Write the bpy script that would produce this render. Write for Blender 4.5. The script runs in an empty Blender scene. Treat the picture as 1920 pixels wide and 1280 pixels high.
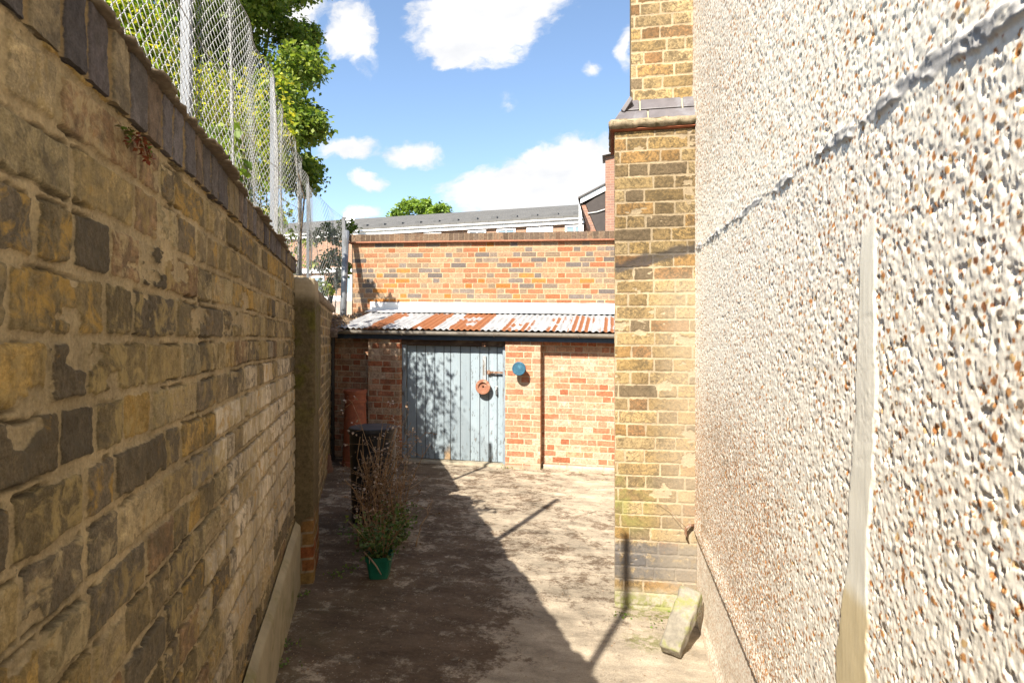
import bpy, math, random
import numpy as np
from mathutils import Vector, Matrix

C = bpy.context.scene.collection
SC = bpy.context.scene
PI = math.pi
R = math.radians

# ---------------------------------------------------------------- camera, world, sun, exposure
CAMZ = 1.57
cd = bpy.data.cameras.new("camera")
cam = bpy.data.objects.new("camera", cd)
C.objects.link(cam)
cam.location = (0, 0, CAMZ)
cam.rotation_euler = (R(90), 0, R(9.9))
cd.sensor_width = 36.0
cd.lens = 36.0 * 1100 / 1920
cd.shift_y = -0.0015
cd.clip_start = 0.02
cd.clip_end = 3000
cd.dof.use_dof = True
cd.dof.focus_distance = 5.0
cd.dof.aperture_fstop = 20
SC.camera = cam
SC.view_settings.view_transform = 'Standard'
SC.view_settings.look = 'None'
SC.view_settings.exposure = 1.4
SC.view_settings.gamma = 1.0
SC.view_settings.use_curve_mapping = False
SC.cycles.max_bounces = 8
SC.cycles.diffuse_bounces = 5
SC.cycles.transparent_max_bounces = 8

SUN_EL, SUN_AZ = 43.0, 15.4            # light travels towards +y, turned to +x
sd = bpy.data.lights.new("sun", 'SUN')
sun = bpy.data.objects.new("sun", sd)
C.objects.link(sun)
sd.energy = 5.0
sd.angle = R(0.5)
sd.color = (1.0, 0.93, 0.82)
LD = Vector((math.sin(R(SUN_AZ)) * math.cos(R(SUN_EL)), math.cos(R(SUN_AZ)) * math.cos(R(SUN_EL)), -math.sin(R(SUN_EL))))
sun.rotation_euler = LD.to_track_quat('-Z', 'Y').to_euler()
sun.location = (-3, -12, 12)

W = bpy.data.worlds.new("World")
SC.world = W
W.use_nodes = True


class NT:
    """small helper for writing node trees"""
    def __init__(s, tree):
        s.t = tree
        s.n = tree.nodes
        s.l = tree.links

    def node(s, typ, **kw):
        n = s.n.new(typ)
        for k, v in kw.items():
            setattr(n, k, v)
        return n

    def put(s, sock, v):
        if isinstance(v, bpy.types.NodeSocket):
            s.l.new(v, sock)
        elif v is not None:
            if isinstance(v, (tuple, list)) and len(v) == 3 and sock.type == 'RGBA':
                v = (*v, 1)
            sock.default_value = v

    def attr(s, name):
        return s.node('ShaderNodeAttribute', attribute_name=name).outputs['Fac']

    def obj(s):
        return s.node('ShaderNodeTexCoord').outputs['Object']

    def sep(s, v):
        n = s.node('ShaderNodeSeparateXYZ')
        s.l.new(v, n.inputs[0])
        return n.outputs

    def comb(s, x, y, z):
        n = s.node('ShaderNodeCombineXYZ')
        for i, v in enumerate((x, y, z)):
            s.put(n.inputs[i], v)
        return n.outputs[0]

    def scale(s, v, f):
        n = s.node('ShaderNodeVectorMath', operation='MULTIPLY')
        s.put(n.inputs[0], v)
        n.inputs[1].default_value = f
        return n.outputs[0]

    def noise(s, vec, scale=5, detail=4, rough=0.6, dist=0.0, col=False):
        n = s.node('ShaderNodeTexNoise')
        s.put(n.inputs['Vector'], vec)
        n.inputs['Scale'].default_value = scale
        n.inputs['Detail'].default_value = detail
        n.inputs['Roughness'].default_value = rough
        n.inputs['Distortion'].default_value = dist
        return n.outputs['Color' if col else 'Fac']

    def voro(s, vec, scale, out='Distance', rnd=1.0):
        n = s.node('ShaderNodeTexVoronoi')
        s.put(n.inputs['Vector'], vec)
        n.inputs['Scale'].default_value = scale
        n.inputs['Randomness'].default_value = rnd
        return n.outputs[out]

    def ramp(s, f, stops, interp='LINEAR'):
        n = s.node('ShaderNodeValToRGB')
        cr = n.color_ramp
        cr.interpolation = interp
        while len(cr.elements) < len(stops):
            cr.elements.new(0.5)
        for e, (p, c) in zip(cr.elements, stops):
            e.position = p
            e.color = (*c, 1) if isinstance(c, (tuple, list)) else (c, c, c, 1)
        s.put(n.inputs[0], f)
        return n.outputs[0]

    def mix(s, f, a, b, blend='MIX'):
        n = s.node('ShaderNodeMix', data_type='RGBA', blend_type=blend)
        s.put(n.inputs[0], f)
        s.put(n.inputs[6], a)
        s.put(n.inputs[7], b)
        return n.outputs[2]

    def math(s, op, a, b=None, clamp=False):
        n = s.node('ShaderNodeMath', operation=op, use_clamp=clamp)
        s.put(n.inputs[0], a)
        if b is not None:
            s.put(n.inputs[1], b)
        return n.outputs[0]

    def step(s, f, lo, hi):
        n = s.node('ShaderNodeMapRange', interpolation_type='SMOOTHSTEP')
        s.put(n.inputs[0], f)
        n.inputs[1].default_value = lo
        n.inputs[2].default_value = hi
        return n.outputs[0]

    def bump(s, h, strength=0.5, dist=0.01, normal=None):
        n = s.node('ShaderNodeBump')
        n.inputs['Strength'].default_value = strength
        n.inputs['Distance'].default_value = dist
        s.put(n.inputs['Height'], h)
        if normal is not None:
            s.l.new(normal, n.inputs['Normal'])
        return n.outputs[0]


# sky: Nishita plus white fair-weather cumulus laid out by direction
w = NT(W.node_tree)
w.n.clear()
sky = w.node('ShaderNodeTexSky', sky_type='NISHITA')
sky.sun_disc = False
sky.sun_elevation = R(SUN_EL)
sky.sun_rotation = R(180 + SUN_AZ)
sky.air_density = 1.0
sky.dust_density = 0.4
sky.ozone_density = 1.6
SKY = 0.096
dirv = w.node('ShaderNodeTexCoord').outputs['Generated']
dx_, dy_, dz_ = w.sep(dirv)
ysafe = w.math('MAXIMUM', dy_, 0.02)
uu = w.math('DIVIDE', dx_, ysafe)
vv = w.math('DIVIDE', dz_, ysafe)
uv = w.comb(uu, vv, 0.0)
wn = w.noise(w.scale(uv, (1, 1.5, 1)), 6.5, 9, 0.58, 0.4, col=True)
wsub = w.node('ShaderNodeVectorMath', operation='SUBTRACT')
w.put(wsub.inputs[0], wn)
wsub.inputs[1].default_value = (0.5, 0.5, 0.5)
wadd = w.node('ShaderNodeVectorMath', operation='ADD')
w.put(wadd.inputs[0], uv)
w.put(wadd.inputs[1], w.scale(wsub.outputs[0], (0.10, 0.085, 0)))
uvw = wadd.outputs[0]
CLOUDS = [(-0.235, 0.555, 0.110, 0.064, 1.2), (-0.285, 0.512, 0.055, 0.030, 0.9), (-0.17, 0.585, 0.08, 0.05, 1.0),
          (-0.128, 0.262, 0.155, 0.042, 1.4), (-0.073, 0.292, 0.075, 0.054, 1.4), (-0.17, 0.262, 0.09, 0.037, 1.4), (-0.03, 0.27, 0.085, 0.06, 1.4),
          (-0.475, 0.555, 0.045, 0.050, 0.85), (-0.45, 0.525, 0.03, 0.04, 0.6), (-0.485, 0.345, 0.055, 0.020, 0.8), (-0.353, 0.335, 0.053, 0.020, 0.85),
          (-0.437, 0.290, 0.030, 0.013, 0.9), (-0.039, 0.457, 0.016, 0.013, 0.4), (0.023, 0.488, 0.014, 0.038, 0.55),
          (-0.189, 0.413, 0.018, 0.020, 0.22), (-0.449, 0.240, 0.034, 0.011, 0.8), (-0.62, 0.62, 0.09, 0.05, 0.9),
          (0.45, 0.5, 0.25, 0.08, 0.9), (-1.3, 0.5, 0.3, 0.1, 0.9), (0.2, 1.1, 0.25, 0.12, 0.9)]
dens = None
for (u0, v0, a, b, amp) in CLOUDS:
    sb = w.node('ShaderNodeVectorMath', operation='SUBTRACT')
    w.put(sb.inputs[0], uvw)
    sb.inputs[1].default_value = (u0, v0, 0)
    ln = w.node('ShaderNodeVectorMath', operation='LENGTH')
    w.put(ln.inputs[0], w.scale(sb.outputs[0], (0.72 / a, 0.72 / b, 0)))
    d = w.math('MULTIPLY', w.math('SUBTRACT', 1.0, ln.outputs['Value'], clamp=True), amp)
    dens = d if dens is None else w.math('MAXIMUM', dens, d)
fine = w.noise(w.scale(uvw, (1, 1.5, 1)), 24, 10, 0.62, 0.2)
mask = w.step(dens, 0.0, 0.10)
dens = w.math('ADD', dens, w.math('MULTIPLY', w.math('SUBTRACT', fine, 0.5), 0.95))
dens = w.math('MULTIPLY', w.math('POWER', w.step(dens, 0.02, 0.46), 1.1), mask)
dens = w.math('MULTIPLY', dens, w.step(dy_, 0.03, 0.12))
shade = w.noise(w.scale(uv, (1, 1.8, 1)), 9, 6, 0.55)
ccol = w.ramp(shade, [(0.3, (3.6, 3.66, 3.8)), (0.62, (4.5, 4.45, 4.4))])
skyt = w.mix(1.0, sky.outputs[0], (1.03, 1.03, 1.02), 'MULTIPLY')
skycol = w.mix(dens, skyt, ccol)
bg = w.node('ShaderNodeBackground')
w.put(bg.inputs[0], skycol)
bg.inputs[1].default_value = SKY
wo = w.node('ShaderNodeOutputWorld')
w.l.new(bg.outputs[0], wo.inputs[0])


# ---------------------------------------------------------------- tagging and linking
def tag(o, label=None, cat=None, group=None, kind=None):
    if label: o["label"] = label
    if cat: o["category"] = cat
    if group: o["group"] = group
    if kind: o["kind"] = kind
    return o


def thing(name, label, cat, loc=(0, 0, 0), rz=0.0, group=None):
    o = bpy.data.objects.new(name, None)
    C.objects.link(o)
    o.location = loc
    o.rotation_euler = (0, 0, rz)
    o.empty_display_size = 0.1
    return tag(o, label, cat, group)


def link(name, me, mat=None, parent=None, loc=None, rot=None):
    o = bpy.data.objects.new(name, me)
    C.objects.link(o)
    if mat is not None:
        me.materials.clear()
        me.materials.append(mat)
    if parent is not None: o.parent = parent
    if loc: o.location = loc
    if rot: o.rotation_euler = rot
    return o


def mesh_np(name, V, F4, attrs=None, smooth=True, F3=None):
    """mesh from numpy vertices and quads (and optional tris), with point float attributes"""
    me = bpy.data.meshes.new(name)
    V = np.asarray(V, dtype=np.float32).reshape(-1, 3)
    F4 = np.asarray(F4, dtype=np.int32).reshape(-1, 4)
    n4 = len(F4)
    loops = F4.ravel()
    starts = np.arange(n4, dtype=np.int32) * 4
    if F3 is not None and len(F3):
        F3 = np.asarray(F3, dtype=np.int32).reshape(-1, 3)
        starts = np.concatenate([starts, n4 * 4 + np.arange(len(F3), dtype=np.int32) * 3])
        loops = np.concatenate([loops, F3.ravel()])
    me.vertices.add(len(V))
    me.vertices.foreach_set("co", V.ravel())
    me.loops.add(len(loops))
    me.loops.foreach_set("vertex_index", loops.astype(np.int32))
    me.polygons.add(len(starts))
    me.polygons.foreach_set("loop_start", starts.astype(np.int32))
    if smooth:
        me.polygons.foreach_set("use_smooth", np.ones(len(starts), dtype=bool))
    for k, a in (attrs or {}).items():
        at = me.attributes.new(k, 'FLOAT', 'POINT')
        at.data.foreach_set("value", np.asarray(a, dtype=np.float32).ravel())
    me.update(calc_edges=True)
    me.validate()
    return me


# ---------------------------------------------------------------- noise in numpy
def h2(ix, iy, seed=0):
    ix = ix.astype(np.int64); iy = iy.astype(np.int64)
    h = (ix * 374761393 + iy * 668265263 + seed * 974711) & 0xFFFFFFFF
    h = ((h ^ (h >> 13)) * 1274126177) & 0xFFFFFFFF
    h = ((h ^ (h >> 16)) * 2246822519) & 0xFFFFFFFF
    return ((h ^ (h >> 15)) & 0xFFFFFF) / float(0x1000000)


def vn(x, y, seed=0):
    ix = np.floor(x); iy = np.floor(y)
    fx = x - ix; fy = y - iy
    fx = fx * fx * (3 - 2 * fx); fy = fy * fy * (3 - 2 * fy)
    a = h2(ix, iy, seed); b = h2(ix + 1, iy, seed); c = h2(ix, iy + 1, seed); d = h2(ix + 1, iy + 1, seed)
    return (a * (1 - fx) + b * fx) * (1 - fy) + (c * (1 - fx) + d * fx) * fy


def fbm(x, y, seed=0, o=4, g=0.5):
    s = 0; a = 1; t = 0
    for i in range(o):
        s = s + a * vn(x * 2 ** i, y * 2 ** i, seed + i * 17)
        t += a; a *= g
    return s / t


def worley(x, y, seed=0, jit=0.9):
    ix = np.floor(x); iy = np.floor(y)
    best = np.full(x.shape, 9.0); bid = np.zeros(x.shape)
    for a in (-1, 0, 1):
        for b in (-1, 0, 1):
            cx = ix + a; cy = iy + b
            px = cx + 0.5 + jit * (h2(cx, cy, seed) - 0.5)
            py = cy + 0.5 + jit * (h2(cx, cy, seed + 5) - 0.5)
            d = np.hypot(px - x, py - y)
            m = d < best
            best = np.where(m, d, best)
            bid = np.where(m, h2(cx, cy, seed + 11), bid)
    return best, bid


def sst(e0, e1, x):
    t = np.clip((x - e0) / (e1 - e0), 0, 1)
    return t * t * (3 - 2 * t)


# ---------------------------------------------------------------- height-field slabs and brickwork
def slab(name, us, vs, H, T, attrs=None):
    """a solid slab: front sheet at y = -H(u, v), back at y = T; x = u, z = v"""
    nu, nv = len(us), len(vs)
    U, V = np.meshgrid(us, vs)
    front = np.stack([U, -H, V], -1).reshape(-1, 3)
    idx = np.arange(nu * nv).reshape(nv, nu)
    F = np.stack([idx[:-1, :-1], idx[:-1, 1:], idx[1:, 1:], idx[1:, :-1]], -1).reshape(-1, 4)
    ring = np.concatenate([idx[0, :], idx[1:, -1], idx[-1, -2::-1], idx[-2:0:-1, 0]])
    rv = front[ring].copy()
    n0 = len(front)
    side_a = rv.copy()                       # duplicated ring so the side faces shade flat
    side_b = rv.copy(); side_b[:, 1] = T
    m = len(ring)
    a = n0 + np.arange(m); b = n0 + m + np.arange(m)
    an = np.roll(a, -1); bn = np.roll(b, -1)
    S = np.stack([a, b, bn, an], -1)
    c = np.array([[us[0], T, vs[0]], [us[-1], T, vs[0]], [us[-1], T, vs[-1]], [us[0], T, vs[-1]]])
    k = n0 + 2 * m
    B = np.array([[k, k + 3, k + 2, k + 1]])
    VV = np.concatenate([front, side_a, side_b, c])
    at = {}
    for q, arr in (attrs or {}).items():
        arr = np.asarray(arr).ravel()
        at[q] = np.concatenate([arr, arr[ring], arr[ring], np.full(4, arr[0])])
    return mesh_np(name, VV, np.concatenate([F, S, B]), at)


def brickfield(us, vs, course, L, joint, seed, bond='flemish', warp=0.004, wscale=6.0, depth=0.006, relief=0.0015,
               jl=0.06, rad=0.006, edge=0.004, v0=0.0, head=None, ragged=0.0, smear=0.0, crack=0.0):
    """height and attributes of irregular brickwork on a grid: mort 0/1, tint, tintb, and brick centre cu, cv"""
    rng = np.random.default_rng(seed)
    U, V = np.meshgrid(us, vs)
    Uw = U + warp * (fbm(U * wscale * 3, V * wscale * 3, seed + 1, 3) - 0.5) * 2
    Vw = V - v0 + warp * (fbm(U * wscale, V * wscale * 2, seed + 2, 3) - 0.5) * 2 + 1.5 * warp * (vn(U * 1.3, V * 4, seed + 3) - 0.5)
    row = np.floor(Vw / course).astype(int)
    fv = Vw - row * course
    rmin, rmax = row.min(), row.max()
    du = np.zeros_like(U); tint = np.zeros_like(U); tb = np.zeros_like(U); cu = np.zeros_like(U); jv = np.zeros_like(U)
    umin, umax = Uw.min() - 1, Uw.max() + 1
    hl = head or L * 0.5
    for r in range(rmin, rmax + 1):
        e = [umin - rng.random() * L]
        if bond == 'flemish':
            e[0] = umin - (0.75 * L if r % 2 else 0) - rng.random() * 0.02
            k = 0
            while e[-1] < umax:
                e.append(e[-1] + (L if k % 2 == 0 else hl) * (1 + jl * rng.normal())); k += 1
        elif bond == 'garden':
            hd = (r % 4 == 0)
            e[0] = umin - (L * 0.5 if r % 2 else 0) - rng.random() * 0.02
            while e[-1] < umax:
                e.append(e[-1] + (hl if hd or rng.random() < 0.12 else L) * (1 + jl * rng.normal()))
        elif bond == 'mixed':
            while e[-1] < umax:
                e.append(e[-1] + (L if rng.random() < 0.52 else hl) * (1 + jl * rng.normal()))
        else:
            e[0] = umin - (L * 0.5 if r % 2 else 0)
            while e[-1] < umax:
                e.append(e[-1] + L * (1 + jl * rng.normal()))
        e = np.array(e)
        m = row == r
        x = Uw[m]
        i = np.clip(np.searchsorted(e, x), 1, len(e) - 1)
        du[m] = np.minimum(x - e[i - 1], e[i] - x)
        t = rng.random(len(e)); t2 = rng.random(len(e)); t3 = rng.random(len(e))
        tint[m] = t[i]; tb[m] = t2[i]; jv[m] = t3[i]
        cu[m] = 0.5 * (e[i] + e[i - 1])
    dv = np.minimum(fv, course - fv)
    jj = joint * (0.75 + 0.5 * jv)
    qx = jj / 2 + rad - du; qy = joint / 2 + rad - dv
    sd = np.where((qx > 0) & (qy > 0), np.hypot(np.maximum(qx, 0), np.maximum(qy, 0)), np.maximum(qx, qy)) - rad
    sd = sd + edge * (fbm(U * 45, V * 45, seed + 9, 3) - 0.5) * 1.6
    sd = sd + ragged * (fbm(U * 16, V * 16, seed + 21, 3) - 0.5) * 2
    mort = sst(-edge * 0.35, edge * 0.55, sd)
    if smear > 0:
        sm_ = fbm(U * 7, V * 11, seed + 23, 5, 0.6)
        mort = np.maximum(mort, 0.9 * sst(0.66 - 0.10 * smear, 0.72 - 0.10 * smear, sm_ + 0.06 * (jv - 0.5)))
    rough = fbm(U * 70, V * 70, seed + 4, 4, 0.6) - 0.5
    lum = fbm(U * 14, V * 14, seed + 5, 3) - 0.5
    Hb = relief * 2.2 * (jv - 0.5) + relief * 2.0 * rough + relief * 2.5 * lum + relief * 1.2 * (tb - 0.5) * np.clip((fv / course - 0.5) * 2, -1, 1)
    Hm = -depth + relief * 1.6 * rough + relief * 2.0 * lum
    H = Hb * (1 - mort) + Hm * mort
    ck = np.zeros_like(H)
    if crack > 0:
        on = sst(0.46, 0.60, fbm(U * 6, V * 6, seed + 25, 3) + 0.10 * (fv / course - 0.5))
        ck = on * sst(0.0042, 0.0012, np.abs(sd - edge * 0.15)) * sst(0.35, 0.7, qy / np.maximum(np.maximum(qx, qy), 1e-4)) * (dv < 0.03)
        H = H - crack * ck
    return H, dict(mort=mort, tint=tint, tintb=tb, ck=ck), cu, (row + 0.5) * course + v0


def mat(name):
    m = bpy.data.materials.new(name)
    m.use_nodes = True
    t = NT(m.node_tree)
    t.n.clear()
    out = t.node('ShaderNodeOutputMaterial')
    p = t.node('ShaderNodeBsdfPrincipled')
    t.l.new(p.outputs[0], out.inputs[0])
    t.p = p
    t.out = out
    return m, t


def fin(t, col, rough=0.85, normal=None, metal=0.0, spec=0.3):
    t.put(t.p.inputs['Base Color'], col)
    t.put(t.p.inputs['Roughness'], rough)
    t.put(t.p.inputs['Metallic'], metal)
    t.p.inputs['Specular IOR Level'].default_value = spec
    if normal is not None: t.l.new(normal, t.p.inputs['Normal'])


def brick_mat(name, cols, mortar, soot=(0.05, 0.045, 0.035), soot_amt=0.5, soot_scale=18, mvar=0.25, extra=None, bstr=0.5, gain=1.0):
    cols = [tuple(q * gain for q in c) for c in cols]
    mortar = tuple(q * gain for q in mortar); soot = tuple(q * gain for q in soot)
    m, t = mat(name)
    o = t.obj()
    n = len(cols)
    base = t.ramp(t.attr('tint'), [((i + 0.0) / n, c) for i, c in enumerate(cols)], 'CONSTANT')
    tb = t.attr('tintb')
    base = t.mix(1.0, base, t.ramp(tb, [(0, 0.72), (1, 1.25)]), 'MULTIPLY')
    mott = t.noise(o, 42, 5, 0.65)
    base = t.mix(1.0, base, t.ramp(mott, [(0.25, 0.6), (0.75, 1.35)]), 'MULTIPLY')
    sn = t.noise(o, soot_scale, 6, 0.68, 0.6)
    sf = t.math('MULTIPLY', t.step(t.math('ADD', sn, t.math('MULTIPLY', tb, 0.22)), 0.60, 0.74), soot_amt)
    base = t.mix(sf, base, soot)
    mn = t.noise(o, 9, 6, 0.7)
    mc = t.mix(1.0, mortar, t.ramp(mn, [(0.25, 1 - mvar), (0.75, 1 + mvar)]), 'MULTIPLY')
    fine = t.noise(o, 160, 3, 0.6)
    mc = t.mix(1.0, mc, t.ramp(fine, [(0.3, 0.8), (0.7, 1.15)]), 'MULTIPLY')
    mt = t.step(t.math('ADD', t.attr('mort'), t.math('MULTIPLY', t.math('SUBTRACT', t.noise(o, 85, 5, 0.7), 0.5), 0.9)), 0.30, 0.62)
    grit = t.noise(o, 240, 3, 0.7)
    base = t.mix(1.0, base, t.ramp(grit, [(0.28, 0.66), (0.7, 1.25)]), 'MULTIPLY')
    col = t.mix(mt, base, mc)
    if extra: col = extra(t, o, col)
    bh = t.math('ADD', t.math('MULTIPLY', fine, 0.6), t.noise(o, 60, 4, 0.7))
    fin(t, col, 0.92, t.bump(bh, bstr, 0.003), spec=0.15)
    return m


def simple_mat(name, col, rough=0.7, var=0.25, scale=12, bump=0.2, metal=0.0, col2=None, c2scale=6, c2lo=0.5, c2hi=0.65, stretch=(1, 1, 1), bdist=0.003, spec=0.3):
    m, t = mat(name)
    o = t.scale(t.obj(), stretch)
    c = t.mix(1.0, col, t.ramp(t.noise(o, scale, 6, 0.65), [(0.25, 1 - var), (0.75, 1 + var)]), 'MULTIPLY')
    if col2 is not None:
        c = t.mix(t.step(t.noise(o, c2scale, 6, 0.65, 0.3), c2lo, c2hi), c, col2)
    fin(t, c, rough, t.bump(t.noise(o, scale * 4, 4, 0.6), bump, bdist), metal, spec)
    return m


# ---------------------------------------------------------------- small mesh builder
class MB:
    def __init__(s):
        s.V = []; s.F = []

    def add(s, V, F):
        b = len(s.V)
        s.V += [tuple(v) for v in V]
        s.F += [tuple(i + b for i in f) for f in F]

    def box(s, x0, x1, y0, y1, z0, z1):
        s.add([(x0, y0, z0), (x1, y0, z0), (x1, y1, z0), (x0, y1, z0), (x0, y0, z1), (x1, y0, z1), (x1, y1, z1), (x0, y1, z1)],
              [(0, 3, 2, 1), (4, 5, 6, 7), (0, 1, 5, 4), (1, 2, 6, 5), (2, 3, 7, 6), (3, 0, 4, 7)])

    def tube(s, pts, rads, n=6, cap=True):
        pts = [Vector(p) for p in pts]
        if not isinstance(rads, (list, tuple)): rads = [rads] * len(pts)
        b = len(s.V)
        for i, p in enumerate(pts):
            d = (pts[min(i + 1, len(pts) - 1)] - pts[max(i - 1, 0)]).normalized()
            a = d.cross(Vector((0.31, 0.95, 0.1)) if abs(d.y) < 0.9 else Vector((1, 0, 0))).normalized()
            c = d.cross(a)
            for k in range(n):
                q = 2 * PI * k / n
                s.V.append(tuple(p + (a * math.cos(q) + c * math.sin(q)) * rads[i]))
        for i in range(len(pts) - 1):
            for k in range(n):
                k2 = (k + 1) % n
                s.F.append((b + i * n + k, b + i * n + k2, b + (i + 1) * n + k2, b + (i + 1) * n + k))
        if cap:
            s.F.append(tuple(b + k for k in range(n))[::-1])
            s.F.append(tuple(b + (len(pts) - 1) * n + k for k in range(n)))

    def lathe(s, prof, n=40, axis='z', c=(0, 0, 0)):
        b = len(s.V)
        for (r, h) in prof:
            for k in range(n):
                q = 2 * PI * k / n
                x, y = r * math.cos(q), r * math.sin(q)
                s.V.append((c[0] + x, c[1] + y, c[2] + h) if axis == 'z' else (c[0] + x, c[1] + h, c[2] + y))
        for i in range(len(prof) - 1):
            for k in range(n):
                k2 = (k + 1) % n
                f = (b + i * n + k, b + i * n + k2, b + (i + 1) * n + k2, b + (i + 1) * n + k)
                s.F.append(f if axis == 'z' else f[::-1])

    def prism(s, poly, y0, y1):
        n = len(poly)
        b = len(s.V)
        s.V += [(x, y0, z) for x, z in poly] + [(x, y1, z) for x, z in poly]
        s.F.append(tuple(b + i for i in range(n)))
        s.F.append(tuple(b + n + i for i in range(n))[::-1])
        for i in range(n):
            j = (i + 1) % n
            s.F.append((b + j, b + i, b + n + i, b + n + j))

    def build(s, name, m, parent=None, smooth=False, bevel=0.0, subd=0, loc=None, rot=None):
        me = bpy.data.meshes.new(name)
        me.from_pydata(s.V, [], s.F)
        if smooth:
            me.polygons.foreach_set("use_smooth", [True] * len(me.polygons))
        me.update()
        o = link(name, me, m, parent, loc, rot)
        if bevel > 0:
            b = o.modifiers.new("bevel", 'BEVEL'); b.width = bevel; b.segments = 2; b.limit_method = 'ANGLE'
        return o


def rough_block(name, dims, cell, amp, seed, m, parent=None, loc=None, rot=None, rnd=0.02, extra=None):
    """a box with worn, uneven faces; extra(V) may reshape the vertices"""
    import bmesh
    bm = bmesh.new()
    bmesh.ops.create_cube(bm, size=1.0)
    for v in bm.verts:
        v.co = Vector((v.co.x * dims[0], v.co.y * dims[1], (v.co.z + 0.5) * dims[2]))
    for ax in range(3):
        k = max(1, int(dims[ax] / cell))
        for i in range(1, k):
            p = Vector((0, 0, 0)); nn = Vector((0, 0, 0)); nn[ax] = 1
            p[ax] = (i / k - (0 if ax == 2 else 0.5)) * dims[ax]
            bmesh.ops.bisect_plane(bm, geom=bm.verts[:] + bm.edges[:] + bm.faces[:], plane_co=p, plane_no=nn)
    bm.normal_update()
    co = np.array([v.co[:] for v in bm.verts]); no = np.array([v.normal[:] for v in bm.verts])
    a = co[:, 0] * 1.0 + co[:, 2] * 0.37 + 3; b = co[:, 1] * 1.0 + co[:, 2] * 0.93 + 5
    d = (fbm(a * 7, b * 7, seed, 4) - 0.5) * 2 + 0.6 * (fbm(a * 30, b * 30, seed + 3, 3) - 0.5)
    edge = (np.abs(no) > 0.3).sum(1) > 1
    co = co + no * (d * amp)[:, None] - no * (edge * rnd * 0.35)[:, None]
    if extra is not None: co = extra(co)
    for v, c in zip(bm.verts, co): v.co = c
    me = bpy.data.meshes.new(name)
    bm.to_mesh(me); bm.free()
    me.polygons.foreach_set("use_smooth", [True] * len(me.polygons))
    return link(name, me, m, parent, loc, rot)


# ---------------------------------------------------------------- foliage
def leaf_mat(name, cols, transl=0.35, rough=0.55):
    m, t = mat(name)
    c = t.ramp(t.attr('tint'), [(i / (len(cols) - 1), q) for i, q in enumerate(cols)])
    fin(t, c, rough, spec=0.35)
    tr = t.node('ShaderNodeBsdfTranslucent')
    t.put(tr.inputs[0], t.mix(1.0, c, (1.5, 1.5, 0.7), 'MULTIPLY'))
    mx = t.node('ShaderNodeMixShader')
    mx.inputs[0].default_value = transl
    t.l.new(t.p.outputs[0], mx.inputs[1]); t.l.new(tr.outputs[0], mx.inputs[2])
    t.l.new(mx.outputs[0], t.out.inputs[0])
    return m


def leaves(name, P, size, tint, m, parent, seed=0, droop=0.3, wid=0.36, updown=0.5):
    """one kite-shaped folded leaf of two quads per point"""
    rng = np.random.default_rng(seed)
    n = len(P)
    ax = rng.normal(size=(n, 3)); ax[:, 2] = ax[:, 2] * 0.6 - droop
    ax /= np.linalg.norm(ax, axis=1, keepdims=True)
    up = rng.normal(size=(n, 3)) * updown + np.array([0, 0, 1.0])
    sdv = np.cross(ax, up); sdv /= np.linalg.norm(sdv, axis=1, keepdims=True) + 1e-9
    nr = np.cross(sdv, ax)
    L = (size * (0.7 + 0.6 * rng.random(n)))[:, None]
    base = P; tip = P + ax * L + nr * (-0.12 * L)
    mid = P + ax * L * 0.45 + nr * (-0.03 * L)
    lf = mid + sdv * L * wid + nr * 0.1 * L
    rt = mid - sdv * L * wid + nr * 0.1 * L
    V = np.stack([base, rt, tip, lf, mid], 1).reshape(-1, 3)
    k = np.arange(n)[:, None] * 5
    F3 = np.concatenate([k + np.array([[0, 1, 4]]), k + np.array([[1, 2, 4]]), k + np.array([[4, 2, 3]]), k + np.array([[0, 4, 3]])])
    me = mesh_np(name, V, np.zeros((0, 4), int), {'tint': np.repeat(tint, 5)}, smooth=False, F3=F3)
    return link(name, me, m, parent)


def clump_points(rng, centers, rads, per, shell=0.55):
    out = []
    for c, r in zip(centers, rads):
        d = rng.normal(size=(per, 3)); d /= np.linalg.norm(d, axis=1, keepdims=True)
        q = (shell + (1 - shell) * rng.random((per, 1))) ** 0.8 * (0.55 + 0.55 * rng.random((per, 1)))
        out.append(np.asarray(c) + d * q * np.asarray(r))
    return np.concatenate(out)


def gz(x, y):
    return -0.0174 * x - 0.003 * y


def fall(o, x0=-1.24):
    """courses, eaves and gutters of the shed follow the cross fall of the yard"""
    me = o.data
    n = len(me.vertices)
    a = np.zeros(n * 3, dtype=np.float32); me.vertices.foreach_get("co", a)
    a = a.reshape(-1, 3); a[:, 2] += -0.0174 * (a[:, 0] - x0)
    me.vertices.foreach_set("co", a.ravel()); me.update()
    return o

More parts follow.
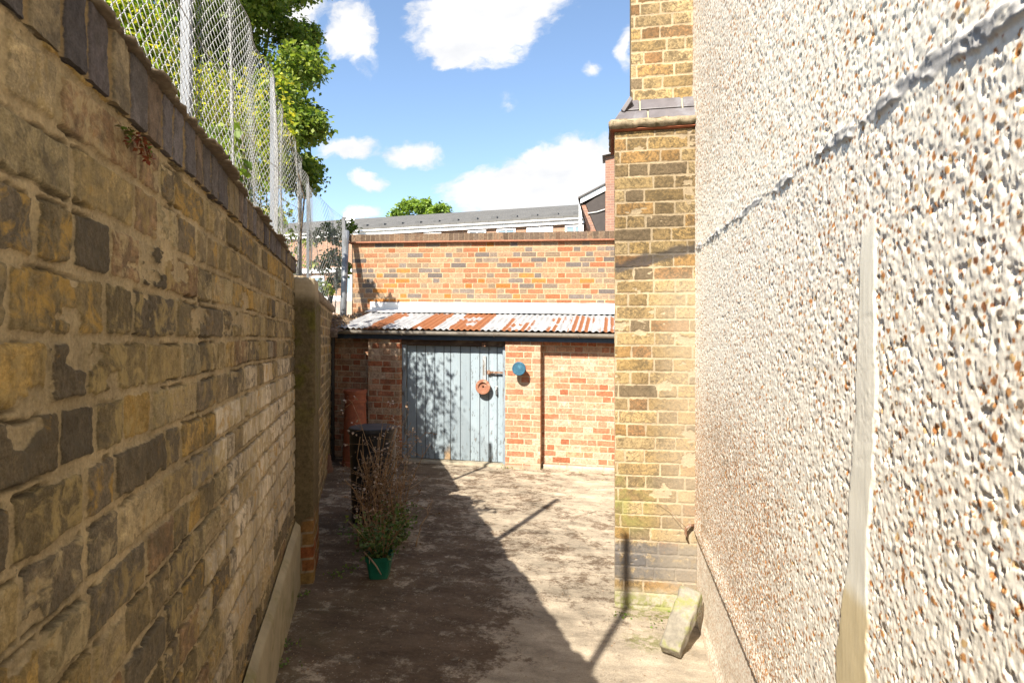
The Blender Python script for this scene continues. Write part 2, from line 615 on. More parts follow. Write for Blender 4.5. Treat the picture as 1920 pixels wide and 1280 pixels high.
# ================================================================ THE GROUND
def yard_mat():
    m, t = mat("yard_concrete")
    o = t.obj()
    x, y, z = t.sep(o)
    big = t.noise(o, 0.9, 6, 0.62, 0.5)
    streak = t.noise(t.scale(o, (1, 1.25, 1)), 5.5, 9, 0.72, 0.35)
    spk = t.noise(o, 48, 7, 0.75)
    fine = t.noise(o, 150, 4, 0.65)
    con = t.mix(1.0, (0.40, 0.335, 0.25), t.ramp(t.noise(o, 5, 6, 0.6), [(0.25, 0.82), (0.75, 1.15)]), 'MULTIPLY')
    con = t.mix(1.0, con, t.ramp(fine, [(0.25, 0.72), (0.75, 1.2)]), 'MULTIPLY')
    # brown film of dirt and old moss: thinner by the pier, with the left wall's shadow painted in
    clean = t.math('MULTIPLY', t.step(y, 3.9, 2.3), t.step(x, -0.9, -0.25))
    left = t.step(t.math('ADD', x, t.math('MULTIPLY', y, 0.44)), 1.15, 0.75)  # band of the wall's cast shadow, darkened in the ground colour
    f = t.math('ADD', t.math('ADD', t.math('MULTIPLY', streak, 0.75), t.math('MULTIPLY', big, 0.45)), t.math('MULTIPLY', spk, 0.42))
    f = t.math('SUBTRACT', t.math('ADD', f, t.math('MULTIPLY', left, t.math('SUBTRACT', 0.34, t.math('MULTIPLY', t.noise(o, 1.6, 7, 0.68), 0.45)))), t.math('MULTIPLY', clean, 0.26))
    dirt_shade = t.step(t.math('ADD', f, t.math('MULTIPLY', t.math('SUBTRACT', t.noise(o, 17, 8, 0.75), 0.5), 0.45)), 0.77, 0.93)
    dcol = t.mix(t.noise(o, 3.1, 5, 0.6), (0.055, 0.034, 0.022), (0.125, 0.080, 0.048))
    dcol = t.mix(1.0, dcol, t.ramp(spk, [(0.3, 0.6), (0.7, 1.45)]), 'MULTIPLY')
    col = t.mix(t.math('MULTIPLY', dirt_shade, 0.86), con, dcol)
    # pale grit showing through
    grit = t.voro(o, 62)
    gsel = t.noise(o, 24, 3, 0.6)
    gm = t.math('MULTIPLY', t.step(grit, 0.26, 0.14), t.step(gsel, 0.53, 0.62))
    col = t.mix(t.math('MULTIPLY', gm, 0.75), col, (0.40, 0.345, 0.28))
    wear = t.noise(t.scale(o, (1, 2.2, 1)), 2.4, 8, 0.72)
    col = t.mix(1.0, col, t.ramp(wear, [(0.32, 0.55), (0.68, 1.40)]), 'MULTIPLY')
    # moss near the pier foot
    def spot(cx, cy, rx, ry):
        s = t.node('ShaderNodeVectorMath', operation='SUBTRACT'); t.put(s.inputs[0], o); s.inputs[1].default_value = (cx, cy, 0)
        ln = t.node('ShaderNodeVectorMath', operation='LENGTH'); t.put(ln.inputs[0], t.scale(s.outputs[0], (1 / rx, 1 / ry, 0)))
        return t.step(ln.outputs[1], 1.1, 0.35)
    ms = t.math('MAXIMUM', spot(0.2, 3.49, 0.22, 0.13), t.math('MULTIPLY', spot(0.16, 3.16, 0.14, 0.14), 0.8))
    ms = t.math('MULTIPLY', ms, t.step(t.noise(o, 26, 6, 0.7), 0.42, 0.58))
    col = t.mix(t.math('MULTIPLY', ms, 0.9), col, t.mix(t.noise(o, 60, 3), (0.10, 0.075, 0.03), (0.22, 0.25, 0.07)))
    gl = t.math('MULTIPLY', t.step(x, -1.0, -1.7), t.step(y, 3.9, 2.4))
    col = t.mix(t.math('MULTIPLY', t.math('MULTIPLY', gl, t.step(t.noise(o, 2.2, 6, 0.65), 0.42, 0.62)), 0.5), col, (0.085, 0.08, 0.04))
    hgt = t.math('ADD', t.math('MULTIPLY', spk, 0.7), t.math('MULTIPLY', fine, 0.5))
    fin(t, col, 0.93, t.bump(hgt, 0.85, 0.010), spec=0.15)
    return m


gme = bpy.data.meshes.new("ground")
gme.from_pydata([(-900, -900, -0.09), (900, -900, -0.09), (900, 900, -0.09), (-900, 900, -0.09)], [], [(0, 1, 2, 3)])
tag(link("ground", gme, simple_mat("soil", (0.10, 0.085, 0.055), 0.95, 0.35, 2.0, 0.4)), kind="structure")
xs = np.concatenate([np.linspace(-6, -3.4, 40), np.linspace(-3.38, 0.62, 330)])
ys = np.concatenate([np.linspace(-4, 0.9, 30), 0.92 * (7.6 / 0.92) ** np.linspace(0, 1, 420)])
X, Y = np.meshgrid(xs, ys)
Z = gz(X, Y) + 0.012 * (fbm(X * 0.9, Y * 0.9, 3, 3) - 0.5) + 0.0065 * (fbm(X * 11, Y * 14, 8, 4) - 0.5)
ctr = np.abs(fbm(X * 0.55 + 2.2, Y * 0.4 + 0.3, 41, 3) - 0.5)
Z -= 0.006 * sst(0.006, 0.001, ctr) * 0
idx = np.arange(len(xs) * len(ys)).reshape(len(ys), len(xs))
Fq = np.stack([idx[:-1, :-1], idx[:-1, 1:], idx[1:, 1:], idx[1:, :-1]], -1).reshape(-1, 4)
yard = link("yard_concrete", mesh_np("yard_concrete", np.stack([X, Y, Z], -1), Fq), yard_mat())
tag(yard, kind="structure")

# ================================================================ LEFT BOUNDARY WALL
LWA = math.atan2(0.915, -0.404)
LWO = (-0.477, 0.0, 0.0)
bw = thing("boundary_wall", "old soot-stained stock brick wall with brick-on-edge coping, running away along the left in shade", "brick wall", LWO, LWA)


def lw_extra(t, o, col):
    # broad stains on the old wall
    x, y, z = t.sep(o)
    pale = t.attr('pale')
    pc = t.mix(1.0, (0.60, 0.51, 0.38), t.ramp(t.noise(t.scale(o, (1, 1, 0.35)), 22, 5, 0.65), [(0.3, 0.55), (0.7, 1.2)]), 'MULTIPLY')
    col = t.mix(t.math('MULTIPLY', pale, t.math('SUBTRACT', 1.0, t.attr('mort'))), col, pc)
    st = t.noise(t.scale(o, (1, 1, 0.45)), 3.2, 6, 0.65)
    col = t.mix(1.0, col, t.ramp(st, [(0.3, 0.62), (0.7, 1.25)]), 'MULTIPLY')
    # each brick burnt unevenly: a second tone in cloudy patches, pits and drag marks
    inv = t.math('SUBTRACT', 1.0, t.attr('mort'))
    tw_ = t.ramp(t.attr('tintb'), [(0.0, (0.085, 0.070, 0.048)), (0.16, (0.32, 0.24, 0.105)), (0.38, (0.36, 0.225, 0.06)), (0.56, (0.37, 0.29, 0.16)), (0.74, (0.12, 0.095, 0.058)), (0.86, (0.28, 0.205, 0.09))], 'CONSTANT')
    col = t.mix(t.math('MULTIPLY', t.math('MULTIPLY', t.step(t.noise(o, 16, 7, 0.72, 0.7), 0.47, 0.60), 0.75), inv), col, tw_)
    drag = t.noise(t.scale(o, (1, 1, 0.3)), 85, 4, 0.65)
    col = t.mix(1.0, col, t.ramp(drag, [(0.3, 0.84), (0.68, 1.12)]), 'MULTIPLY')
    pit = t.step(t.noise(o, 62, 5, 0.7), 0.36, 0.30)
    col = t.mix(t.math('MULTIPLY', pit, 0.6), col, (0.05, 0.042, 0.03))
    col = t.mix(t.math('MULTIPLY', t.attr('ck'), 0.7), col, (0.035, 0.028, 0.02))
    och = t.math('MULTIPLY', t.step(t.noise(o, 11, 6, 0.7, 0.8), 0.60, 0.72), 0.55)
    col = t.mix(t.math('MULTIPLY', och, t.math('SUBTRACT', 1.0, t.attr('mort'))), col, (0.30, 0.175, 0.04))
    lich = t.step(t.noise(o, 75, 4, 0.7), 0.70, 0.76)
    col = t.mix(t.math('MULTIPLY', lich, 0.45), col, (0.50, 0.44, 0.33))
    return col


lw_m = brick_mat("old_stock_brick",
                 [(0.125, 0.096, 0.052), (0.16, 0.12, 0.06), (0.23, 0.17, 0.08), (0.105, 0.084, 0.056), (0.27, 0.178, 0.06),
                  (0.20, 0.15, 0.082), (0.125, 0.097, 0.06), (0.28, 0.215, 0.12), (0.18, 0.115, 0.062), (0.24, 0.19, 0.105), (0.13, 0.102, 0.066)],
                 (0.262, 0.203, 0.118), soot=(0.06, 0.052, 0.038), soot_amt=0.5, soot_scale=13, extra=lw_extra, bstr=1.0, gain=1.22)
us = np.concatenate([np.linspace(-1.5, 0.40, 30), np.geomspace(0.42, 3.72, 800)])
vs = np.concatenate([np.linspace(-0.08, 0.2, 20), np.linspace(0.205, 1.985, 500)])
H, at, cu, cv = brickfield(us, vs, 0.1005, 0.232, 0.019, 11, 'mixed', warp=0.005, wscale=3.0, depth=0.0065, relief=0.0026, jl=0.15, rad=0.005, edge=0.007, v0=-0.035, head=0.125, ragged=0.004, smear=0.05, crack=0.011)
U, V = np.meshgrid(us, vs)
reg = sst(1.0, 2.4, cu) * sst(0.35, 0.65, cv) * sst(1.62, 1.30, cv)
at['pale'] = sst(0.0, 0.12, reg * 1.0 - at['tintb'] * 0.62 - 0.25 * at['tint'] - 0.10) * (0.55 + 0.45 * at['tint'])
# weathered arrises and drag marks, joints smeared over the brick edges low down
smear = sst(0.9, 0.45, V) * sst(1.2, 2.2, U)
at['mort'] = np.clip(np.maximum(at['mort'], smear * 0.55 * fbm(U * 8, V * 8, 77, 4)), 0, 1)
link("brickwork", slab("brickwork", us, vs, H, 0.225, at), lw_m, bw)

# brick-on-edge coping
cp_m = brick_mat("coping_brick", [(0.115, 0.10, 0.095), (0.085, 0.075, 0.075), (0.16, 0.125, 0.09), (0.10, 0.085, 0.085), (0.21, 0.165, 0.10), (0.13, 0.115, 0.115), (0.15, 0.11, 0.08)],
                 (0.25, 0.18, 0.095), soot=(0.06, 0.052, 0.045), soot_amt=0.6, soot_scale=15, bstr=0.7)
us2 = np.concatenate([np.linspace(-1.5, 0.40, 25), np.geomspace(0.42, 3.72, 800)])
vs2 = np.linspace(1.9875, 2.115, 36)
H, at, cu, cv = brickfield(us2, vs2, 0.16, 0.083, 0.014, 23, 'run', warp=0.004, depth=0.008, relief=0.0024, jl=0.09, rad=0.007, edge=0.006, v0=1.978)
link("coping", slab("coping", us2, vs2, H + 0.006, 0.232, at), cp_m, bw)
for nm_ in ("coping",):
    me = bw.children[-1].data
    a = np.zeros(len(me.vertices) * 3, dtype=np.float32); me.vertices.foreach_get("co", a); a = a.reshape(-1, 3)
    a[:, 2] -= (a[:, 2] - 1.9875) * 0.42 * sst(0.7, 3.6, a[:, 0])
    me.vertices.foreach_set("co", a.ravel()); me.update()
# broken tile creasing and mortar capping along the top
rng = np.random.default_rng(5)
uc = np.linspace(-1.5, 3.74, 900)
st = np.floor(uc / 0.16 + 0.35 * np.sin(uc * 5))
jag = h2(st, st * 0, 4) * 0.036 + 0.014 * (fbm(uc * 25, uc * 0, 6, 3) - 0.3)
jag = jag + 0.008 * (h2(np.floor(uc / 0.012), uc * 0, 14) - 0.5)
jag = jag * (1 - 0.75 * sst(0.82, 1.0, (uc / 0.16 + 0.35 * np.sin(uc * 5)) % 1))
topz = 2.148 + 0.014 * (fbm(uc * 6, uc * 0, 9, 3) - 0.5) * 2 - 0.012 * sst(1.5, 3.5, uc)
prof = []
for (yy, zz, kj, kt) in [(-0.002, 2.1155, 0, 0), (-0.004, 2.1165, 1, 0), (-0.004, 2.127, 1, 0.0), (0.008, 2.1285, 0.5, 0.1), (0.016, 2.137, 0.15, 0.7), (0.04, 2.145, 0.0, 1), (0.115, 2.150, 0, 1), (0.2, 2.142, 0, 0.8), (0.240, 2.128, 0, 0), (0.240, 2.1155, 0, 0)]:
    nz = 0.005 * (fbm(uc * 40, uc * 0 + yy * 50, 12, 3) - 0.5)
    prof.append(np.stack([uc, yy - jag * kj + nz, zz + (topz - 2.148) * kt + nz * (1 if kt else 0)], -1))
prof = np.array(prof)
prof[:, :, 2] -= (prof[:, :, 2] - 1.9875) * 0.42 * sst(0.7, 3.6, prof[:, :, 0]) - 0.0012
k, n = prof.shape[:2]
ii = np.arange(k * n).reshape(k, n)
a, b = ii, np.roll(ii, -1, 0)
Fq = np.stack([a[:, :-1], a[:, 1:], b[:, 1:], b[:, :-1]], -1).reshape(-1, 4)
me = mesh_np("tile_creasing", prof.reshape(-1, 3), Fq, smooth=False)
link("tile_creasing", me, simple_mat("creasing", (0.115, 0.085, 0.055), 0.95, 0.45, 25, 0.6, col2=(0.2, 0.16, 0.10), c2scale=20), bw)
# cement plinth
up = np.concatenate([np.linspace(-1.5, 1.2, 20), np.geomspace(1.25, 3.70, 260)])
wv = np.linspace(0, 1, 40)
Up, Wp = np.meshgrid(up, wv)
ptop = 0.20 + 0.065 * Up + 0.012 * (fbm(Up * 3, Up * 0, 31, 3) - 0.5)
Vp = -0.09 + (ptop + 0.09) * Wp
Hp = 0.034 + 0.004 * (fbm(Up * 6, Vp * 6, 33, 4) - 0.5) + 0.002 * (fbm(Up * 40, Vp * 40, 35, 3) - 0.5)
Hp = Hp * (1 - 0.85 * sst(0.93, 1.0, Wp))
ii = np.arange(Up.size).reshape(Up.shape)
Fq = np.stack([ii[:-1, :-1], ii[:-1, 1:], ii[1:, 1:], ii[1:, :-1]], -1).reshape(-1, 4)
pm = simple_mat("cement_plinth", (0.30, 0.255, 0.165), 0.9, 0.25, 7, 0.4, col2=(0.17, 0.15, 0.06), c2scale=4, c2lo=0.5, c2hi=0.7)
link("plinth", mesh_np("plinth", np.stack([Up, -Hp, Vp], -1), Fq), pm, bw)

# pilaster at the end of the near wall: mossy render over brick, worn stone top


def pil_mat():
    m, t = mat("mossy_render")
    o = t.obj()
    x, y, z = t.sep(o)
    c = t.mix(t.noise(o, 4, 6, 0.65), (0.075, 0.06, 0.032), (0.15, 0.115, 0.065))
    moss = t.math('MULTIPLY', t.step(t.noise(o, 5.5, 6, 0.7), 0.45, 0.62), t.step(z, 0.95, 1.35))
    c = t.mix(t.math('MULTIPLY', moss, 0.75), c, (0.095, 0.09, 0.016))
    c = t.mix(1.0, c, t.ramp(t.noise(o, 40, 5, 0.7), [(0.3, 0.6), (0.7, 1.35)]), 'MULTIPLY')
    br = t.node('ShaderNodeTexBrick')
    t.put(br.inputs['Vector'], t.comb(t.math('ADD', x, y), z, 0.0))
    br.inputs['Scale'].default_value = 1.0
    br.inputs['Brick Width'].default_value = 0.22
    br.inputs['Row Height'].default_value = 0.082
    br.inputs['Mortar Size'].default_value = 0.009
    br.inputs['Mortar Smooth'].default_value = 0.4
    br.inputs['Color1'].default_value = (0.23, 0.075, 0.03, 1)
    br.inputs['Color2'].default_value = (0.22, 0.15, 0.055, 1)
    br.inputs['Mortar'].default_value = (0.26, 0.2, 0.13, 1)
    bm_ = t.math('ADD', z, t.math('MULTIPLY', t.math('SUBTRACT', t.noise(o, 7, 5, 0.6), 0.5), 0.35))
    bc = t.mix(1.0, br.outputs[0], t.ramp(t.noise(o, 26, 5, 0.7), [(0.3, 0.5), (0.7, 1.3)]), 'MULTIPLY')
    c = t.mix(t.step(bm_, 0.54, 0.47), c, bc)
    top = t.step(z, 1.86, 1.95)
    c = t.mix(top, c, t.mix(t.noise(o, 30, 5, 0.7), (0.22, 0.17, 0.10), (0.5, 0.42, 0.3)))
    fin(t, c, 0.95, t.bump(t.noise(o, 45, 5, 0.7), 0.7, 0.006), spec=0.1)
    return m


def pil_shape(co):
    co = co.copy()
    z = co[:, 2]
    j = (z > 1.15) & (z < 1.165)
    topm = sst(1.78, 2.0, z)
    co[:, 2] -= topm * (0.02 + 0.14 * sst(-0.02, 0.24, co[:, 0]) + 0.05 * fbm(co[:, 0] * 14, co[:, 1] * 14, 3, 3))
    co[:, 1] += topm * 0.03 * (fbm(co[:, 0] * 9, co[:, 2] * 9, 5, 3) - 0.3)
    co[:, 1] += 0.012 * sst(1.16, 1.14, z) * (co[:, 1] < 0)
    return co


rough_block("pilaster", (0.47, 0.36, 2.06), 0.022, 0.006, 8, pil_mat(), bw, (3.725 + 0.235, 0.060, -0.06), extra=pil_shape, rnd=0.008)
# rest of the wall down to the shed
us = np.linspace(4.2, 8.0, 420); vs = np.linspace(-0.2, 1.93, 220)
H, at, cu, cv = brickfield(us, vs, 0.1005, 0.232, 0.026, 13, 'mixed', depth=0.006, relief=0.002, jl=0.1, rad=0.01, edge=0.007, head=0.12)
at['pale'] = at['mort'] * 0
link("rear_brickwork", slab("rear_brickwork", us, vs, H, 0.225, at), lw_m, bw)
rough_block("rear_capping", (3.85, 0.27, 0.09), 0.03, 0.018, 4, simple_mat("old_capping", (0.2, 0.155, 0.10), 0.95, 0.4, 14, 0.6), bw, (6.1, 0.11, 1.932), rnd=0.03)

# ================================================================ RENDERED HOUSE ON THE RIGHT
hs = thing("rendered_house", "tall house side wall in cream pebbledash with a yellow brick pier at its far corner", "house", (0.461, 0, 0), -PI / 2)


def dash_mat():
    m, t = mat("pebbledash")
    o = t.obj()
    x, y, z = t.sep(o)
    base = t.mix(t.noise(o, 5, 6, 0.65), (0.83, 0.755, 0.62), (0.89, 0.83, 0.71))
    base = t.mix(1.0, base, t.ramp(t.noise(o, 140, 4, 0.65), [(0.3, 0.86), (0.7, 1.05)]), 'MULTIPLY')
    pb = t.attr('peb'); pid = t.attr('pid')
    pc = t.ramp(pid, [(0.0, (0.46, 0.20, 0.07)), (0.30, (0.54, 0.27, 0.10)), (0.46, (0.30, 0.13, 0.06)), (0.60, (0.62, 0.42, 0.20)), (0.72, (0.20, 0.16, 0.12)), (0.84, (0.50, 0.28, 0.19)), (0.93, (0.28, 0.27, 0.25))], 'CONSTANT')
    pc = t.mix(1.0, pc, t.ramp(t.noise(o, 120, 3, 0.6), [(0.3, 0.75), (0.7, 1.25)]), 'MULTIPLY')
    c = t.mix(pb, base, pc)
    c = t.mix(t.attr('grime'), c, (0.30, 0.205, 0.12))
    c = t.mix(t.attr('scar'), c, t.mix(t.noise(o, 30, 5, 0.7), (0.20, 0.195, 0.19), (0.66, 0.63, 0.58)))
    pt = t.attr('patch')
    pcol = t.mix(t.noise(t.scale(o, (3, 1, 0.6)), 16, 6, 0.7), (0.68, 0.63, 0.50), (0.84, 0.80, 0.69))
    low = t.step(t.math('ADD', z, t.math('MULTIPLY', t.noise(o, 9, 4), 0.06)), 1.13, 1.09)
    pcol = t.mix(low, pcol, t.mix(t.noise(o, 12, 6, 0.7), (0.50, 0.40, 0.215), (0.70, 0.58, 0.37)))
    c = t.mix(pt, c, pcol)
    fin(t, c, 0.9, t.bump(t.noise(o, 230, 4, 0.7), 0.2, 0.0012), spec=0.15)
    return m


dm = dash_mat()


def dash_field(us, vs, seed, k=1.0):
    U, V = np.meshgrid(us, vs)
    wx = U + 0.006 * (fbm(U * 30, V * 30, seed, 3) - 0.5) * 2
    wy = V + 0.006 * (fbm(U * 30 + 9, V * 30, seed + 1, 3) - 0.5) * 2
    d1, i1 = worley(wx / 0.0165, wy / 0.0150, seed + 2)
    d2, i2 = worley(wx / 0.0088 + 3, wy / 0.0082, seed + 3)
    clot = fbm(U * 34, V * 34, seed + 4, 4, 0.55)
    lum = fbm(U * 7, V * 7, seed + 6, 3)
    b1 = np.sqrt(np.clip(1 - (d1 / (0.40 + 0.28 * i1)) ** 2, 0, 1)) * (0.25 + i1)
    b2 = np.sqrt(np.clip(1 - (d2 / (0.36 + 0.30 * i2)) ** 2, 0, 1)) * (0.3 + i2)
    b1 = b1 * sst(0.35, 0.55, i1); b2 = b2 * sst(0.25, 0.5, i2)
    Hh = k * (0.0007 * (clot - 0.5) * 2 + 0.0009 * b1 + 0.0005 * b2 + 0.0010 * (lum - 0.5)
              + 0.0005 * (fbm(U * 190, V * 190, seed + 8, 2) - 0.5)) - k * 0.0022 * sst(0.36, 0.27, fbm(U * 75, V * 75, seed + 14, 3))
    # which stones show their own colour
    zone = 0.62 * sst(-1.4, -2.1, U) * sst(1.5, 0.95, V) + 0.22 * sst(-1.6, -2.6, U) * sst(2.1, 2.5, V) + 0.16 * (fbm(U * 2.2, V * 2.2, seed + 10, 3) - 0.45)
    s2 = ((i2 * 7.13) % 1.0) < (0.15 + zone)
    s1 = ((i1 * 5.71) % 1.0) < (0.12 + 0.55 * zone)
    p2 = sst(0.42, 0.30, d2) * s2
    p1 = sst(0.44, 0.33, d1) * s1
    peb = np.maximum(p2, p1)
    pid = np.where(p1 > p2, (i1 * 3.37) % 1, (i2 * 11.3) % 1)
    grime = 0.75 * sst(0.42, 0.62, fbm(U * 2.4, V * 1.5, seed + 12, 4)) * (sst(-1.5, -2.3, U) * sst(1.5, 0.85, V) + 0.25 * sst(-1.7, -2.6, U) * sst(2.2, 2.6, V))
    grime = grime * sst(0.45, 0.62, fbm(U * 28, V * 28, seed + 13, 3)) * 0.8
    return U, V, Hh, peb, pid, grime


us = np.concatenate([np.linspace(-7.3, -3.6, 240), -np.geomspace(3.585, 0.60, 820), np.linspace(-0.585, 2.5, 60)])
vs = np.concatenate([np.linspace(0.47, 3.62, 1080), np.linspace(3.65, 6.2, 90)])
U, V, Hh, peb, pid, grime = dash_field(us, vs, 51)
# remains of an old flashing along the wall: a ragged grey ridge
zl = 1.958 + 0.046 * np.clip(-U - 0.7, -2, 4) + 0.012 * (fbm(U * 5, U * 0, 61, 3) - 0.5) * 2
dl = V - zl
br = fbm(U * 9, U * 0 + 3, 63, 3)
wdt = (0.014 * sst(0.30, 0.60, br) + 0.003) * (0.6 + 0.9 * fbm(U * 22, U * 0 + 9, 68, 3))
band = sst(1.0, 0.55, np.abs(dl) / wdt + 0.5 * (fbm(U * 40, V * 60, 65, 3) - 0.5)) * sst(0.26, 0.36, br)
step_ = 0.0012 * sst(-0.004, 0.004, dl - 0.004) * sst(0.16, 0.0, dl)
Hh = Hh * (1 - 0.75 * band) + band * (0.0015 + 0.0055 * sst(0.42, 0.68, fbm(U * 26, V * 44, 67, 4))) + step_
scar = band * sst(0.35, 0.6, fbm(U * 14, V * 30, 69, 3) + 0.22)
# a filled chase: smooth strip of cement
cx = -np.interp(V, [0.3, 0.87, 1.09, 1.42, 1.79], [1.30, 1.255, 1.232, 1.19, 1.172]) + 0.006 * (fbm(V * 9, V * 0, 71, 3) - 0.5)
hw = np.interp(V, [0.3, 0.87, 1.08, 1.10, 1.45, 1.79], [0.085, 0.080, 0.060, 0.048, 0.046, 0.030]) * (0.82 + 0.4 * fbm(V * 14, U * 3, 73, 3))
pf = sst(1.06, 0.86, np.abs(U - cx) / hw + 0.3 * (fbm(U * 60, V * 40, 75, 3) - 0.5)) * sst(1.81, 1.77, V + 0.02 * fbm(U * 60, V * 0, 77, 2))
gap = sst(0.54, 0.62, fbm(V * 11, U * 6, 79, 3)) * sst(1.05, 1.15, V) * 0.7
pf = pf * (1 - 0.25 * gap)
Hs = 0.0036 + 0.0007 * (fbm(U * 90, V * 12, 81, 3) - 0.5) + 0.003 * (fbm(U * 12, V * 9, 83, 2) - 0.5)
Hh = Hh * (1 - pf) + Hs * pf
# bell-cast at the foot of the render
Hh = Hh + 0.008 * sst(0.58, 0.49, V)
link("pebbledash_wall", slab("pebbledash_wall", us, vs, Hh, 0.5, dict(peb=peb * (1 - pf) * (1 - scar), pid=pid, grime=grime * (1 - pf), scar=scar, patch=pf)), dm, hs)
# the plinth below it, set back
us = np.concatenate([np.linspace(-7.3, -3.6, 120), -np.geomspace(3.58, 0.9, 420), np.linspace(-0.85, 2.5, 30)])
vs = np.linspace(-0.12, 0.468, 130)
U, V, Hh, peb, pid, grime = dash_field(us, vs, 91, 0.42)
pl = sst(0.30, 0.34, V)
Hh = Hh - 0.010 + 0.012 * sst(0.10, 0.0, V)
link("plinth", slab("plinth", us, vs, Hh, 0.45, dict(peb=peb * 0.55, pid=pid, grime=grime * 0.4, scar=peb * 0, patch=peb * 0)), dm, hs)

# brick pier at the far corner (parts built in world space axes: x right, y away)
pr = thing("brick_pier", "tall yellow stock brick buttress with sloped blue brick shoulder against the pebbledash house", "brick pier", (0, 3.53, 0.028))


def pier_extra(t, o, col):
    x, y, z = t.sep(o)
    n1 = t.noise(o, 10, 6, 0.65)
    # old roof line: black tar streak rising to the right
    ln = t.math('SUBTRACT', z, t.math('ADD', t.math('MULTIPLY', x, 0.24), 1.955))
    ln = t.math('ADD', ln, t.math('MULTIPLY', t.math('SUBTRACT', n1, 0.5), 0.10))
    tar = t.math('MULTIPLY', t.step(ln, -0.032, -0.012), t.step(ln, 0.055, 0.025))
    col = t.mix(t.math('MULTIPLY', tar, 0.85), col, (0.05, 0.05, 0.055))
    inv = t.math('SUBTRACT', 1.0, t.attr('mort'))
    sp_ = t.math('ADD', t.noise(o, 55, 7, 0.75, 0.5), t.math('MULTIPLY', t.math('SUBTRACT', t.noise(o, 9, 4), 0.5), 0.5))
    sp_ = t.math('ADD', sp_, t.math('MULTIPLY', t.step(z, 1.6, 2.3), 0.05))
    col = t.mix(t.math('MULTIPLY', t.math('MULTIPLY', t.step(sp_, 0.50, 0.64), inv), 0.72), col, (0.075, 0.062, 0.04))
    col = t.mix(1.0, col, t.ramp(t.noise(o, 3.4, 6, 0.66), [(0.3, (0.84, 0.77, 0.70)), (0.7, (1.22, 1.12, 0.98))]), 'MULTIPLY')
    # bricks above the line are sootier
    col = t.mix(t.math('MULTIPLY', t.math('MULTIPLY', t.step(ln, -0.01, 0.02), t.step(z, 2.95, 2.5)), 0.42), col, t.mix(1.0, col, (0.40, 0.38, 0.34), 'MULTIPLY'))
    zz = t.math('ADD', z, t.math('MULTIPLY', t.math('SUBTRACT', n1, 0.5), 0.12))
    blk = t.math('MULTIPLY', t.math('MULTIPLY', t.step(zz, 0.10, 0.15), t.step(zz, 0.385, 0.32)), t.step(t.noise(o, 17, 5, 0.7), 0.3, 0.48))
    col = t.mix(t.math('MULTIPLY', blk, 0.8), col, (0.085, 0.085, 0.09))
    wash = t.math('MULTIPLY', t.step(t.math('ADD', x, t.math('MULTIPLY', n1, 0.2)), 0.26, 0.5), t.step(z, 2.0, 1.8))
    col = t.mix(t.math('MULTIPLY', wash, 0.45), col, (0.30, 0.25, 0.18))
    col = t.mix(t.step(zz, 0.10, 0.04), col, (0.32, 0.285, 0.21))
    ms = t.math('MULTIPLY', t.math('MULTIPLY', t.step(zz, 0.10, 0.02), t.step(t.noise(o, 20, 5, 0.7), 0.42, 0.58)), 0.8)
    mg = t.math('MULTIPLY', t.math('MULTIPLY', t.step(z, 0.35, 0.5), t.step(z, 0.85, 0.6)), t.math('MULTIPLY', t.step(x, 0.30, 0.05), t.step(t.noise(o, 6, 5, 0.6), 0.42, 0.6)))
    col = t.mix(t.math('MAXIMUM', ms, t.math('MULTIPLY', mg, 0.6)), col, (0.19, 0.20, 0.055))
    return col


pier_m = brick_mat("yellow_stock_brick", [(0.56, 0.41, 0.19), (0.44, 0.33, 0.17), (0.60, 0.48, 0.28), (0.36, 0.275, 0.155), (0.52, 0.34, 0.15), (0.30, 0.24, 0.16), (0.58, 0.45, 0.24), (0.48, 0.375, 0.215), (0.40, 0.245, 0.125)],
                   (0.56, 0.475, 0.34), soot=(0.16, 0.13, 0.085), soot_amt=0.7, soot_scale=42, extra=pier_extra, bstr=0.6, gain=0.59)
us = np.linspace(0.004, 0.47, 150); vs = np.linspace(-0.12, 2.77, 760)
H, at, cu, cv = brickfield(us, vs, 0.0765, 0.228, 0.012, 104, 'flemish', warp=0.0022, wscale=5, depth=0.0035, relief=0.0014, jl=0.03, rad=0.003, edge=0.005, v0=-0.02, ragged=0.0025, smear=0.05)
link("shaft", slab("shaft", us, vs, H, 0.44, at), pier_m, pr)
us = np.linspace(0, 0.43, 60); vs = np.linspace(-0.12, 2.77, 360)
H, at, cu, cv = brickfield(us, vs, 0.0765, 0.228, 0.012, 107, 'flemish', warp=0.002, wscale=5, depth=0.0035, relief=0.0012, jl=0.03, rad=0.004, edge=0.005, v0=-0.02)
link("shaft_return", slab("shaft_return", us, vs, H * 0.5 - 0.001, 0.004, at), pier_m, pr, (0, 0.435, 0), (0, 0, -PI / 2))
us = np.linspace(0.10, 0.47, 110); vs = np.linspace(2.975, 6.0, 420)
H, at, cu, cv = brickfield(us, vs, 0.0745, 0.228, 0.012, 109, 'flemish', warp=0.002, wscale=5, depth=0.0035, relief=0.0012, jl=0.03, rad=0.004, edge=0.005)
link("upper_shaft", slab("upper_shaft", us, vs, H - 0.10, 0.42, at), pier_m, pr)
blue_m = simple_mat("blue_engineering_brick", (0.11, 0.10, 0.105), 0.38, 0.3, 9, 0.1, col2=(0.16, 0.155, 0.165), c2scale=4, spec=0.6)
fil_m = simple_mat("pier_fillet", (0.25, 0.20, 0.13), 0.95, 0.5, 30, 0.9, col2=(0.085, 0.07, 0.035), c2scale=16)
